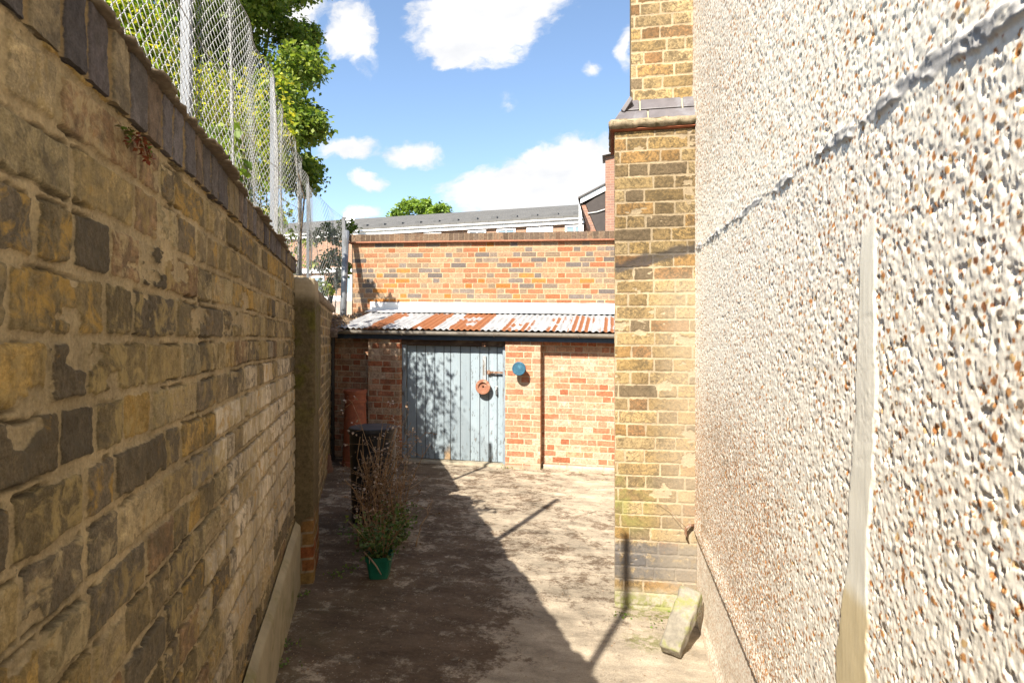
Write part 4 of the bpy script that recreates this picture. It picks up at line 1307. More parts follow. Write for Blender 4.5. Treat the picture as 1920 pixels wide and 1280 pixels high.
def shrub(name, label, cat, base, h, rx, stems, leafsize, nleaf, seed, lm, sm_, lean=(0, 0), low=0.25, r0=0.004, spread=1.0, dens_top=1.0):
    rng = np.random.default_rng(seed)
    root = thing(name, label, cat, base)
    mb = MB(); P = []
    for i in range(stems):
        a = rng.random() * 2 * PI; sp = spread * rx * (0.3 + 0.9 * rng.random())
        hh = h * (0.55 + 0.5 * rng.random())
        p = np.array([0.2 * rx * math.cos(a), 0.2 * rx * math.sin(a), 0.0]); pts = [p]
        end = np.array([sp * math.cos(a) + lean[0] * hh, sp * math.sin(a) + lean[1] * hh, hh])
        for k in range(1, 6):
            f = k / 5
            q = p * (1 - f) + end * f * np.array([f ** 0.4, f ** 0.4, 1]) + rng.normal(size=3) * 0.02 * h * f
            pts.append(q)
        mb.tube([tuple(q) for q in pts], [r0 * (1 - 0.7 * k / 5) for k in range(6)], 5)
        for k in range(nleaf // stems):
            f = low + (1 - low) * rng.random() ** (1 / dens_top)
            j = min(int(f * 5), 4); g = f * 5 - j
            q = pts[j] * (1 - g) + pts[j + 1] * g
            P.append(q + rng.normal(size=3) * rx * np.array([0.22, 0.22, 0.16]))
    mb.build("stems", sm_, root, smooth=True)
    P = np.array(P); P = P[P[:, 2] > 0.02]
    tt = np.clip(0.15 + 0.55 * rng.random(len(P)) + 0.3 * (P[:, 2] / h - 0.5), 0, 1)
    leaves("foliage", P, leafsize, tt, lm, root, seed + 1, 0.1, 0.45)
    return root


shrub("potted_plant", "low straggly green plant spilling out of the square green pot", "plant", (gx, gy, gz(gx, gy) + 0.106), 0.30, 0.19, 15, 0.024, 800, 31, ger, twig_m, low=0.15, spread=1.15)
# a pale broken twig hanging over the pot
tw = MB()
tw.tube([(gx - 0.075, gy - 0.085, 0.20), (gx - 0.02, gy - 0.10, 0.165), (gx + 0.02, gy - 0.102, 0.12), (gx + 0.05, gy - 0.095, 0.065)], [0.005, 0.0055, 0.005, 0.003], 6)
tw.tube([(gx - 0.03, gy - 0.098, 0.168), (gx - 0.025, gy - 0.108, 0.135)], [0.003, 0.002], 5)
tag(tw.build("broken_twig", simple_mat("pale_twig", (0.36, 0.26, 0.19), 0.9, 0.3, 40, 0.3), None, True), "pale broken twig hooked over the rim of the green pot", "twig")
bx, by = -1.66, 4.30
shrub("leafy_plant", "bushy dark green plant growing between the green pot and black bin", "plant", (bx, by, gz(bx, by)), 0.36, 0.14, 18, 0.025, 900, 41, ger, twig_m, low=0.12, spread=1.0)

# dry stalks with a few shrivelled heads
dx0, dy0 = -1.80, 4.28
dry = thing("dry_stalks", "tall brown dried stalks with withered seed heads leaning in front of the black bin", "dead plant", (dx0, dy0, gz(dx0, dy0)))
rng = np.random.default_rng(17)
mb = MB(); P = []; T2 = []
for i in range(46):
    a = rng.random() * 2 * PI
    b0_ = np.array([0.085 * rng.normal(), 0.17 * rng.normal(), 0.0])
    hh = (0.26 + 0.44 * rng.random()) if i > 12 else (0.66 + 0.26 * rng.random())
    lean_ = np.array([0.085 * rng.normal() + (0.14 * rng.random() if i < 9 else 0.0), 0.13 * rng.normal(), 0])
    pts = []
    for k in range(7):
        f = k / 6
        pts.append(b0_ + lean_ * f ** 1.4 + np.array([0, 0, hh * f]) + rng.normal(size=3) * 0.012 * (f > 0))
    r_ = 0.004 + 0.003 * rng.random()
    mb.tube([tuple(p) for p in pts], [r_ * (1 - 0.65 * k / 6) for k in range(7)], 5)
    for _ in range(4):
        j = rng.integers(2, 6); q = pts[j]
        d = np.array([rng.normal() * 0.09 + 0.02, rng.normal() * 0.07, 0.03 + 0.07 * rng.random()])
        e2 = q + d
        mb.tube([tuple(q), tuple(q + d * 0.5 + rng.normal(size=3) * 0.008), tuple(e2)], [r_ * 0.5, r_ * 0.4, r_ * 0.25], 4)
        for _ in range(5):
            P.append(e2 + rng.normal(size=3) * 0.016); T2.append(rng.random())
    for _ in range(9):
        f = rng.random(); j = min(int(f * 6), 5)
        P.append(pts[j] + rng.normal(size=3) * 0.022); T2.append(rng.random() * 0.7)
# a few long side branches with dry heads reaching towards the door
for (ex_, ez_) in [(0.22, 0.98), (0.30, 0.88), (0.16, 1.02), (-0.24, 1.06), (0.33, 0.82), (0.10, 0.97), (0.26, 0.92), (0.02, 1.0)]:
    p0 = np.array([0.03 * rng.normal(), 0.05 * rng.normal(), 0.25]); p2 = np.array([ex_, 0.10 + 0.1 * rng.normal(), ez_])
    p1 = (p0 + p2) / 2 + np.array([-0.06 if ex_ > 0 else 0.06, 0, 0.05])
    pts = [(1 - f) ** 2 * p0 + 2 * f * (1 - f) * p1 + f * f * p2 for f in np.linspace(0, 1, 8)]
    mb.tube([tuple(p) for p in pts], [0.0055 * (1 - 0.75 * k / 7) for k in range(8)], 5)
    for _ in range(7):
        j = rng.integers(4, 8); q = pts[j]
        e2 = q + np.array([rng.normal() * 0.06, rng.normal() * 0.05, rng.normal() * 0.035])
        mb.tube([tuple(q), tuple(e2)], [0.0018, 0.001], 4)
        for _ in range(4):
            P.append(e2 + rng.normal(size=3) * 0.012); T2.append(0.4 + 0.6 * rng.random())
mb.build("stalks", twig_m, dry, smooth=True)
leaves("seed_heads", np.array(P), 0.024, np.array(T2), leaf_mat("withered", [(0.12, 0.075, 0.045), (0.24, 0.16, 0.10), (0.42, 0.34, 0.29)], 0.1, 0.8), dry, 19, 0.2, 0.38)

# leaning concrete block by the pier
blk_m = simple_mat("weathered_stone", (0.225, 0.20, 0.155), 0.95, 0.45, 26, 0.8, col2=(0.20, 0.20, 0.075), c2scale=9, c2lo=0.48, c2hi=0.62)
ka, kb = Vector((0.272, 3.0, 0.022)), Vector((0.398, 3.215, 0.225))
blk = rough_block("leaning_stone", (0.108, 0.072, 0.335), 0.009, 0.012, 27, blk_m, None, rnd=0.012)
zz_ = (kb - ka).normalized(); xx_ = Vector((0.93, -0.37, 0)).normalized(); xx_ = (xx_ - zz_ * xx_.dot(zz_)).normalized(); yy_ = zz_.cross(xx_)
blk.matrix_world = Matrix.Translation(ka) @ Matrix((xx_, yy_, zz_)).transposed().to_4x4()
tag(blk, "rough stone block with mossy end leaning against the pebbledash wall foot", "stone block")

# rusty hook with a bit of wire at the pier corner
hk = MB()
hk.tube([(0.452, 3.515, 0.50), (0.425, 3.495, 0.505), (0.405, 3.485, 0.49), (0.402, 3.482, 0.46), (0.412, 3.482, 0.44)], [0.010, 0.009, 0.009, 0.007, 0.005], 8)
hk.tube([(0.405, 3.485, 0.495), (0.36, 3.48, 0.54), (0.31, 3.495, 0.595), (0.25, 3.512, 0.62)], 0.0014, 5)
tag(hk.build("rusty_hook", rusty, None, True), "rusty iron hook with a loose wire low in the corner of brick pier and render", "hook")

# ================================================================ CHAIN LINK FENCE ON THE LEFT WALL
fence = thing("chain_link_fence", "tall galvanised chain link fence on angle posts above the old brick wall", "fence", LWO, LWA)
galv = simple_mat("galvanised_steel", (0.19, 0.20, 0.215), 0.55, 0.2, 12, 0.15, metal=0.3, col2=(0.13, 0.13, 0.13), c2scale=9, stretch=(1, 1, 0.3))
wire_m = simple_mat("galvanised_wire", (0.40, 0.40, 0.395), 0.5, 0.15, 60, 0.0, metal=0.3)
FY = 0.20
ZT = 3.36


def angle_post(u, y, zb, zt, w=0.052, flip=1):
    mb = MB()
    mb.box(u - w / 2, u + w / 2, y, y + 0.006, zb, zt)
    mb.box(u + flip * (w / 2 - 0.006) - (0 if flip > 0 else 0), u + flip * (w / 2), y + 0.0065, y + w, zb, zt) if flip > 0 else mb.box(u - w / 2, u - w / 2 + 0.006, y + 0.0065, y + w, zb, zt)
    for zz in (zb + 0.35, zb + 0.8, zt - 0.05):
        mb.tube([(u, y - 0.004, zz), (u, y + 0.012, zz)], 0.007, 6)
    return mb.build("post", galv, fence, bevel=0.001)


for u_ in (0.37, 2.27, 4.36, 6.2, 7.02):
    angle_post(u_, FY + 0.012, 1.86, ZT + (0.24 if u_ < 1 else 0.34 if u_ < 3 else 0.12 if u_ < 5 else 0.03), 0.034 if u_ < 1 or u_ > 4 else 0.042)


def chain_mesh(name, u0, u1, z0f, z1f, yf, seed, hw=0.0275, hh=0.0275, rw=0.00155):
    n = int((u1 - u0) / hw)
    Vs = []; Fs = []; base = 0
    for i in range(n):
        ua = u0 + i * hw
        zb, zt = z0f(ua), z1f(ua)
        m = int((zt - zb) / hh)
        k = np.arange(m + 1)
        z = zt - k * hh
        uu_ = ua + hw * ((k + i) % 2)
        yy_ = yf(uu_, z) + 0.0022 * np.where((k + i) % 2 == 0, 1, -1)
        uu_ = uu_ + 0.012 * np.sin(z * 3.1 + ua * 1.7) * np.sin(ua * 0.9 + seed)
        p = np.stack([uu_, yy_, z], -1)
        ring = np.array([[rw, 0, rw * 0.3], [-rw * 0.5, rw, 0], [-rw * 0.5, -rw, -rw * 0.3]])
        q = (p[:, None, :] + ring[None]).reshape(-1, 3)
        Vs.append(q)
        a = base + np.arange(m) * 3
        for r in range(3):
            r2 = (r + 1) % 3
            Fs.append(np.stack([a + r, a + r2, a + 3 + r2, a + 3 + r], -1))
        base += len(q)
    return mesh_np(name, np.concatenate(Vs), np.concatenate(Fs))


yf1 = lambda u, z: FY + 0.0 + 0.035 * np.sin(u * 4.3) * np.sin((z - 1.9) * 1.9) * sst(2.2, 3.2, u) + 0.018 * np.sin(u * 9.7 + z * 1.3) * sst(2.2, 3.0, u) - 0.004
me = chain_mesh("mesh", -0.6, 7.02, lambda u: 2.06 + 0.03 * math.sin(u * 7) - 0.1 * (u > 3.75), lambda u: ZT - 0.03 * abs(math.sin((u - 0.05) * PI / 2.1)), yf1, 1)
link("mesh", me, wire_m, fence)
mb = MB()
for zz in (ZT - 0.01, 2.72, 2.12):
    pts = [(u, float(yf1(np.array(u), np.array(zz))) - 0.004, zz - (0.03 * abs(math.sin((u - 0.05) * PI / 2.1)) if zz > 3 else 0.01 * math.sin(u * 2))) for u in np.linspace(-0.6, 7.02, 90)]
    mb.tube(pts, 0.0022, 4)
link_w = mb.build("line_wire", wire_m, fence, True)

# return of the fence towards the shed end (world axes)
CRN = Vector((-0.477, 0, 0)) + 7.02 * Vector((-0.404, 0.915, 0)) - FY * Vector((0.915, 0.404, 0))
END = Vector((-3.915, 8.1, 0))
dv_ = END - CRN; Ln = dv_.length
fr2 = thing("chain_link_fence", "short far bay of chain link fence with leaning brace, ending by the orange wall", "fence", (CRN.x, CRN.y, 0), math.atan2(dv_.y, dv_.x))
yf2 = lambda u, z: 0.0 * u + 0.012 * np.sin(u * 6 + z * 2)
me = chain_mesh("mesh", 0.03, Ln, lambda u: 1.95, lambda u: ZT - 0.012 - 0.03 * math.sin(u / Ln * PI), yf2, 2, hw=0.042, hh=0.042, rw=0.0013)
link("mesh", me, wire_m, fr2)
mb = MB()
mb.tube([(0.0, 0, ZT - 0.01), (Ln * 0.5, 0, ZT - 0.04), (Ln, 0, ZT - 0.01)], 0.0022, 4)
mb.build("line_wire", wire_m, fr2, True)
mb = MB()
mb.box(Ln - 0.02, Ln + 0.03, -0.003, 0.003, 1.7, ZT + 0.03); mb.box(Ln + 0.024, Ln + 0.03, 0.0035, 0.05, 1.7, ZT + 0.03)
mb.build("post", galv, fr2, bevel=0.001)
mb = MB()
mb.tube([(Ln - 0.06, -0.03, 3.16), (Ln - 0.55, -0.09, 1.72)], 0.045, 12)
mb.build("brace", galv, fr2, True)

# ================================================================ GARDEN VEGETATION BEHIND THE FENCE
privet = leaf_mat("privet_leaf", [(0.05, 0.09, 0.012), (0.14, 0.21, 0.02), (0.30, 0.35, 0.035), (0.50, 0.46, 0.06)], 0.4)
greenl = leaf_mat("green_leaf", [(0.03, 0.06, 0.012), (0.075, 0.135, 0.022), (0.17, 0.235, 0.042), (0.30, 0.35, 0.08)], 0.42)
bark = simple_mat("bark", (0.11, 0.085, 0.06), 0.95, 0.4, 22, 0.6)


def tree(name, label, cat, base, trunk_top, limbs, centers, rads, per, lsize, lm, seed, trad=0.14, tint0=0.45, shell=0.5, group=None):
    rng = np.random.default_rng(seed)
    root = thing(name, label, cat, base, 0, group)
    B = np.array(base)
    mb = MB()
    tt = np.array(trunk_top) - B
    pts = [tt * f + np.array([0.06 * math.sin(f * 5 + seed), 0.05 * math.cos(f * 4), 0]) * (f > 0) for f in np.linspace(0, 1, 6)]
    mb.tube([tuple(p) for p in pts], [trad * (1.25 - 0.65 * k / 5) for k in range(6)], 9)
    for i in range(min(limbs, len(centers))):
        c = np.array(centers[i]) - B
        s_ = pts[3] * (0.3 + 0.7 * rng.random()) + pts[5] * 0.0 if i % 3 == 0 else pts[5] - (pts[5] - pts[4]) * rng.random()
        m_ = (s_ + c) / 2 + np.array([0, 0, 0.12 * np.linalg.norm(c - s_)])
        q = [(1 - f) ** 2 * s_ + 2 * f * (1 - f) * m_ + f * f * c for f in np.linspace(0, 1, 6)]
        mb.tube([tuple(p) for p in q], [trad * 0.42 * (1 - 0.85 * k / 5) for k in range(6)], 6)
    mb.build("trunk", bark, root, True)
    P = clump_points(rng, [np.array(c) - B for c in centers], rads, per, shell)
    t_ = np.clip(tint0 + 0.25 * rng.normal(size=len(P)), 0, 1)
    leaves("crown", P, lsize, t_, lm, root, seed + 1, 0.45, 0.36)
    return root


def px(u, d, z):
    """a point d metres ahead of the yard's near end at bearing u (metres to the side per metre), height z"""
    X_, Y_ = u * d, d
    return (0.985 * X_ - 0.172 * Y_, 0.172 * X_ + 0.985 * Y_, z)


# the big tree: right edge hangs over the garden, most of it out of frame to the upper left
rng = np.random.default_rng(77)
cs, rs = [], []
edge_pts = [(-0.315, 7.9), (-0.352, 7.45), (-0.385, 7.75), (-0.345, 8.15), (-0.41, 7.1), (-0.375, 6.7), (-0.352, 6.25), (-0.362, 5.8), (-0.348, 5.55), (-0.355, 5.15), (-0.348, 4.85), (-0.355, 4.5), (-0.36, 4.25)]
for u_, z_ in edge_pts:
    cs.append(px(u_, 10 + 0.5 * rng.normal(), z_)); r_ = 0.30 + 0.16 * rng.random(); rs.append((r_ * 1.1, r_ * 1.1, r_ * 0.85))
for i in range(150):
    z_ = 4.3 + 5.2 * rng.random()
    umax = np.interp(z_, [4.2, 5.0, 6.0, 6.8, 7.4, 8.5, 9.5], [-0.40, -0.385, -0.39, -0.42, -0.41, -0.36, -0.42])
    u_ = umax - 0.40 * rng.random() ** 1.35
    cs.append(px(u_, 10 + 1.1 * rng.normal(), z_)); r_ = 0.38 + 0.30 * rng.random(); rs.append((r_, r_, r_ * 0.8))
cs = cs[13:] + cs[:13]; rs = rs[13:] + rs[:13]
tb_ = px(-0.5, 10.3, -0.1)
tree("garden_tree", "big leafy green tree rising above the chain link fence on the left", "tree", tb_, px(-0.50, 10.6, 5.0), 16, cs, rs, 1050, 0.082, greenl, 71, 0.2, 0.66)

# clipped privet close behind the fence: flat top, yellow tips
rng = np.random.default_rng(41)
root = thing("privet_hedge", "clipped yellow-green privet hedge with level top close behind the fence mesh", "hedge", (-3.3, 4.6, -0.1))
n = 16000
hx = -3.75 + 1.05 * rng.random(n) ** 0.8; hy = 4.05 + 1.1 * rng.random(n); hz = 1.75 + 2.12 * rng.random(n) ** 0.6
cl = fbm(hx * 3.3, hy * 2.2 + hz * 3.1, 5, 3)
keep = (cl > 0.37 + 0.10 * sst(-3.35, -2.85, hx)) & (rng.random(n) < 1 - 0.91 * sst(-3.5, -3.0, hx + 0.25 * (hz - 3.2))) & (hx < -0.715 - 0.4416 * (hy + 0.0774) + 0.05)
P = np.stack([hx + 3.3, hy - 4.6, hz + 0.1], -1)[keep]
tn = np.clip(0.32 + 0.2 * rng.normal(size=n) + 0.5 * sst(2.9, 3.7, hz) + 0.15 * (hx > -2.9), 0, 1)[keep]
leaves("foliage", P, 0.052, tn, privet, root, 43, 0.0, 0.34)
mb = MB()
for i in range(14):
    x_ = -0.4 + 0.85 * rng.random(); y_ = -0.45 + 0.9 * rng.random()
    mb.tube([(x_ * 0.7, y_ * 0.8, 0), (x_ * 0.9 + 0.04 * rng.normal(), y_, 1.9), (x_, y_ * 1.05 + 0.05 * rng.normal(), 3.0), (x_ + 0.07 * rng.normal(), y_, 3.75)], [0.018, 0.014, 0.008, 0.003], 5)
mb.build("stems", bark, root, True)

# taller bright bush further left
cs = [px(u_, d_, z_) for (u_, d_, z_) in [(-0.66, 4.5, 3.75), (-0.65, 4.6, 3.6), (-0.635, 4.7, 3.95), (-0.64, 4.6, 3.3), (-0.70, 4.5, 3.4), (-0.64, 4.7, 3.2), (-0.66, 4.5, 2.9), (-0.62, 4.6, 2.6), (-0.74, 4.5, 3.8), (-0.62, 4.8, 2.7), (-0.66, 4.6, 4.1), (-0.70, 4.5, 4.05), (-0.67, 4.6, 2.4), (-0.60, 4.6, 2.9)]]
rs = [(0.34, 0.34, 0.30)] * len(cs)
tree("laurel_bush", "tall bright green bush filling the corner behind the fence above the wall coping", "bush", px(-0.65, 4.7, -0.1), px(-0.65, 4.6, 2.5), 12, cs, rs, 950, 0.050, leaf_mat("laurel_leaf", [(0.05, 0.11, 0.01), (0.12, 0.22, 0.015), (0.26, 0.34, 0.03), (0.50, 0.46, 0.05)], 0.45), 81, 0.05, 0.66)
# greenery seen through the far mesh
rng = np.random.default_rng(51)
cs, rs = [], []
for i in range(48):
    d_ = 8.7 + 1.6 * rng.random(); u_ = -0.56 + 0.20 * rng.random(); z_ = 2.0 + 3.0 * rng.random() * (1 - 0.9 * sst(-0.45, -0.36, u_))
    cs.append(px(u_, d_, z_)); r_ = 0.22 + 0.22 * rng.random(); rs.append((r_, r_, r_ * 0.9))
for (x_, y_, z_) in [(-3.98, 6.35, 3.75), (-3.8, 6.3, 3.95), (-4.1, 6.5, 4.0), (-4.2, 6.45, 3.6)]:
    cs.append((x_, y_, z_)); rs.append((0.14, 0.14, 0.12))
tree("garden_shrub", "loose green shrub seen through the sagging fence mesh below the big tree", "shrub", px(-0.42, 9.2, -0.1), px(-0.42, 9.2, 2.0), 18, cs, rs, 210, 0.075, leaf_mat("shrub_leaf", [(0.04, 0.08, 0.012), (0.12, 0.18, 0.02), (0.30, 0.33, 0.035), (0.46, 0.42, 0.055)], 0.42), 91, 0.06, 0.55)
cs = [px(u_, d_, z_) for (u_, d_, z_) in [(-0.292, 11.2, 3.5), (-0.305, 11.0, 3.15), (-0.288, 11.3, 2.95), (-0.315, 11.1, 3.65), (-0.30, 11.2, 2.7), (-0.325, 11.2, 3.0), (-0.335, 11.0, 3.5), (-0.281, 11.3, 3.75), (-0.33, 11.0, 2.5)]]
tree("young_tree", "small dark green tree between the fence end post and the orange wall", "tree", px(-0.305, 11.2, -0.1), px(-0.305, 11.2, 2.4), 9, cs, [(0.22, 0.22, 0.2)] * 9, 150, 0.085, greenl, 95, 0.04, 0.35)
# thin shoots beside the brace, and the sprig that throws leaf shadows on wall and ground
cs = [px(u_, d_, z_) for (u_, d_, z_) in [(-0.338, 7.55, 2.25), (-0.322, 7.7, 2.3), (-0.345, 7.5, 2.55), (-0.312, 7.8, 2.25), (-0.350, 7.4, 2.8), (-0.335, 7.6, 2.02)]]
tree("climber", "thin pale green shoots clinging to the fence near its leaning brace", "climbing plant", px(-0.345, 7.6, 1.75), px(-0.338, 7.55, 2.1), 6, cs, [(0.11, 0.10, 0.09)] * 6, 46, 0.05, leaf_mat("climber_leaf", [(0.10, 0.16, 0.03), (0.25, 0.32, 0.07), (0.38, 0.42, 0.12)], 0.4), 97, 0.008, 0.5)
sp = [(-2.02, 2.75, 2.42), (-1.93, 2.62, 2.58), (-2.1, 2.9, 2.55)]
tree("wall_sprig", "thin leafy sprig growing up behind the wall coping near the first fence post", "shoot", (-2.05, 2.85, -0.1), (-2.0, 2.78, 2.3), 3, sp, [(0.14, 0.11, 0.09)] * 3, 40, 0.06, greenl, 99, 0.008, 0.6)
# far tree behind the long roof
cs, rs = [], []
rng = np.random.default_rng(61)
for i in range(36):
    u_ = -0.15 + 0.06 * rng.normal(); u_ = min(max(u_, -0.205), -0.098)
    zt = 10.25 - 55 * (u_ + 0.158) ** 2 * 7
    cs.append(px(u_, 36 + 0.8 * rng.normal(), zt - 0.25 - 1.3 * rng.random() ** 1.4)); r_ = 0.32 + 0.3 * rng.random(); rs.append((r_, r_, r_ * 0.9))
tree("distant_tree", "rounded light green tree crown showing above the long grey roof", "tree", px(-0.15, 36, -0.1), px(-0.15, 36, 7.8), 16, cs, rs, 210, 0.20, leaf_mat("lime_leaf", [(0.07, 0.12, 0.02), (0.17, 0.26, 0.04), (0.30, 0.40, 0.08)], 0.4), 63, 0.2, 0.55)

# ================================================================ LONG HOUSE ROW BEHIND
BR = math.atan2(-0.1056, 0.994)
lt = thing("terrace_block", "long low brick block with grey slate roof, white fascia and a row of white windows", "building", (-1.22, 22.12, 0), BR)
def far_brick_mat(name, c1, c2, mo):
    m, t = mat(name)
    o = t.obj(); x, y, z = t.sep(o)
    b = t.node('ShaderNodeTexBrick')
    t.put(b.inputs['Vector'], t.comb(t.math('ADD', x, y), z, 0.0))
    for k_, v_ in (('Scale', 1.0), ('Brick Width', 0.225), ('Row Height', 0.075), ('Mortar Size', 0.006), ('Bias', -0.1)):
        b.inputs[k_].default_value = v_
    b.inputs['Color1'].default_value = (*c1, 1); b.inputs['Color2'].default_value = (*c2, 1); b.inputs['Mortar'].default_value = (*mo, 1)
    c = t.mix(1.0, b.outputs[0], t.ramp(t.noise(o, 3, 6, 0.7), [(0.25, 0.75), (0.75, 1.2)]), 'MULTIPLY')
    fin(t, c, 0.9, t.bump(b.outputs['Fac'], 0.3, 0.004), spec=0.15)
    return m


fbm_ = far_brick_mat("terrace_brick", (0.33, 0.19, 0.12), (0.27, 0.155, 0.105), (0.36, 0.28, 0.21))
white = simple_mat("white_paint", (0.80, 0.80, 0.78), 0.5, 0.05, 4, 0.05)
glass = simple_mat("window_glass", (0.22, 0.30, 0.36), 0.08, 0.1, 2, 0.0, spec=0.8)
mb = MB(); mb.box(-17, 2.6, 0, 7.5, -0.1, 6.0)
mb.build("wall", fbm_, lt)


def slate_mat():
    m, t = mat("grey_slate")
    o = t.obj()
    x, y, z = t.sep(o)
    b = t.node('ShaderNodeTexBrick')
    t.put(b.inputs['Vector'], t.comb(x, t.math('MULTIPLY', y, 1.06), 0.0))
    for k_, v_ in (('Scale', 1.0), ('Brick Width', 0.33), ('Row Height', 0.20), ('Mortar Size', 0.008)):
        b.inputs[k_].default_value = v_
    b.inputs['Color1'].default_value = (0.105, 0.100, 0.090, 1); b.inputs['Color2'].default_value = (0.128, 0.122, 0.110, 1); b.inputs['Mortar'].default_value = (0.07, 0.067, 0.062, 1)
    c = t.mix(1.0, b.outputs[0], t.ramp(t.noise(t.scale(o, (1, 0.4, 1)), 2.5, 6, 0.7), [(0.25, 0.85), (0.75, 1.15)]), 'MULTIPLY')
    fin(t, c, 0.75, t.bump(b.outputs['Fac'], 0.4, 0.01), spec=0.3)
    return m


mb = MB()
ev, rd, rz_ = 6.13, 4.2, 7.53
mb.prism([(0, 0)] * 0 or [(-0.12, ev + 0.02), (-0.12, ev + 0.09), (rd, rz_ + 0.09), (8.6, ev + 0.02), (rd, rz_)], -17.2, 2.75)
roofm = slate_mat()
V_ = [(v[1], v[0], v[2]) for v in mb.V]
mb.V = V_; mb.F = [f[::-1] for f in mb.F]
rfo = mb.build("roof", roofm, lt)
mb = MB(); mb.box(-17.15, 2.7, -0.115, -0.09, 5.92, 6.14); mb.box(-17.15, 2.7, -0.088, 0.03, 5.94, 5.97)
mb.build("fascia", white, lt)
mb = MB(); mb.tube([(-17.1, -0.157, 6.09), (2.68, -0.157, 6.09)], 0.04, 8)
mb.build("gutter", white, lt, True)
for i in range(13):
    xv = -9.4 + i * 0.83
    mb = MB()
    yv = 0.55; zv = ev + 0.09 + (yv + 0.12) / (rd + 0.12) * (rz_ - ev)
    mb.add([(xv - 0.12, yv - 0.1, zv - 0.03), (xv + 0.12, yv - 0.1, zv - 0.03), (xv + 0.12, yv - 0.1, zv + 0.055), (xv - 0.12, yv - 0.1, zv + 0.055), (xv - 0.12, yv + 0.16, zv + 0.075), (xv + 0.12, yv + 0.16, zv + 0.075)],
           [(0, 1, 2, 3), (3, 2, 5, 4), (0, 3, 4), (1, 5, 2)])
    mb.build("roof_vent", simple_mat("vent", (0.10, 0.10, 0.10), 0.8, 0.2, 10, 0.1) if i == 0 else bpy.data.materials["vent"], lt)
for (a_, b_, kind) in [(-9.12, -8.71, 'panel'), (-8.62, -8.09, 'panel'), (-7.62, -6.88, 'win'), (-6.41, -5.64, 'win'), (-4.51, -3.75, 'win'), (-3.31, -2.55, 'win'), (-2.11, -1.08, 'panel'), (-0.61, 0.1, 'win')]:
    zt_, zb_ = (5.885, 4.85)
    mb = MB(); w_ = 0.07
    if kind == 'panel':
        mb.box(a_, b_, -0.05, -0.002, zb_, zt_)
        mb.box(a_ - 0.03, b_ + 0.03, -0.075, -0.052, zb_ - 0.04, zb_ + 0.02)
        mb.box((a_ + b_) / 2 - 0.02, (a_ + b_) / 2 + 0.02, -0.062, -0.052, zb_ + 0.03, zt_)
        mb.build("white_panel", white, lt)
        continue
    mb.box(a_, a_ + w_, -0.06, -0.002, zb_, zt_); mb.box(b_ - w_, b_, -0.06, -0.002, zb_, zt_)
    mb.box(a_ + w_, b_ - w_, -0.06, -0.002, zt_ - w_, zt_); mb.box(a_ + w_, b_ - w_, -0.06, -0.002, zb_, zb_ + w_)
    mb.box((a_ + b_) / 2 - 0.03, (a_ + b_) / 2 + 0.03, -0.055, -0.002, zb_ + w_, zt_ - w_)
    mb.box(a_ - 0.05, b_ + 0.05, -0.12, -0.062, zb_ - 0.06, zb_)
    wn_ = mb.build("window", white, lt, bevel=0.004)
    mb = MB(); mb.box(a_ + w_ + 0.002, b_ - w_ - 0.002, -0.035, -0.006, zb_ + w_ + 0.002, zt_ - w_ - 0.002)
    mb.build("pane", glass, wn_)
# lower storey seen past the fence
mb = MB(); mb.box(-17, -8.2, -0.16, -0.002, 3.19, 3.42)
mb.build("white_band", white, lt)
mb = MB(); mb.box(-17, -8.2, -0.62, -0.004, 2.5, 3.17)
mb.build("bay_base", far_brick_mat("pale_brick", (0.40, 0.30, 0.245), (0.35, 0.265, 0.215), (0.42, 0.34, 0.28)), lt)
for (a_, b_) in [(-10.12, -9.66), (-11.7, -11.0)]:
    mb = MB(); w_ = 0.07
    mb.box(a_, a_ + w_, -0.06, -0.003, 3.44, 4.3); mb.box(b_ - w_, b_, -0.06, -0.003, 3.44, 4.3)
    mb.box(a_ + w_, b_ - w_, -0.06, -0.003, 4.22, 4.3); mb.box(a_ + w_, b_ - w_, -0.06, -0.003, 3.44, 3.52)
    wn_ = mb.build("window", white, lt, bevel=0.004)
    mb = MB(); mb.box(a_ + w_ + 0.002, b_ - w_ - 0.002, -0.035, -0.008, 3.522, 4.218)
    mb.build("pane", glass, wn_)
mb = MB(); mb.box(-17, -9.3, -0.10, -0.004, 4.42, 4.62); mb.build("white_band", white, lt)
mb = MB(); mb.tube([(0.05, -0.56, 6.5), (0.05, -0.56, 3.0)], 0.05, 8); mb.tube([(0.62, -0.09, 5.9), (0.62, -0.09, 3.0)], 0.04, 8)
mb.build("downpipe", white, lt, True)

dish = thing("satellite_dish", "small white satellite dish on a short arm in front of the grey slate roof", "satellite dish", (-10.52, 22.62, 6.0), BR)
mb = MB()
prof_ = [(0.003, 0.0)] + [(0.27 * f, -0.10 * f * f) for f in (0.3, 0.6, 0.85, 1.0)] + [(0.27, -0.11), (0.22, -0.075), (0.1, -0.02), (0.003, -0.01)]
mb.lathe(prof_, 28, 'y', (0, -0.3, 0.52))
mb.build("reflector", white, dish, True)
mb = MB(); mb.tube([(0, -0.28, 0.5), (0.02, -0.25, 0.2), (0.04, 0.0, 0.0), (0.04, 0.3, 0.0)], 0.028, 8); mb.tube([(0, -0.31, 0.26), (0, -0.62, 0.42), (0, -0.66, 0.5)], 0.016, 6)
mb.build("arm", simple_mat("dish_arm", (0.45, 0.46, 0.47), 0.5, 0.1, 10, 0.0, metal=0.4), dish, True)

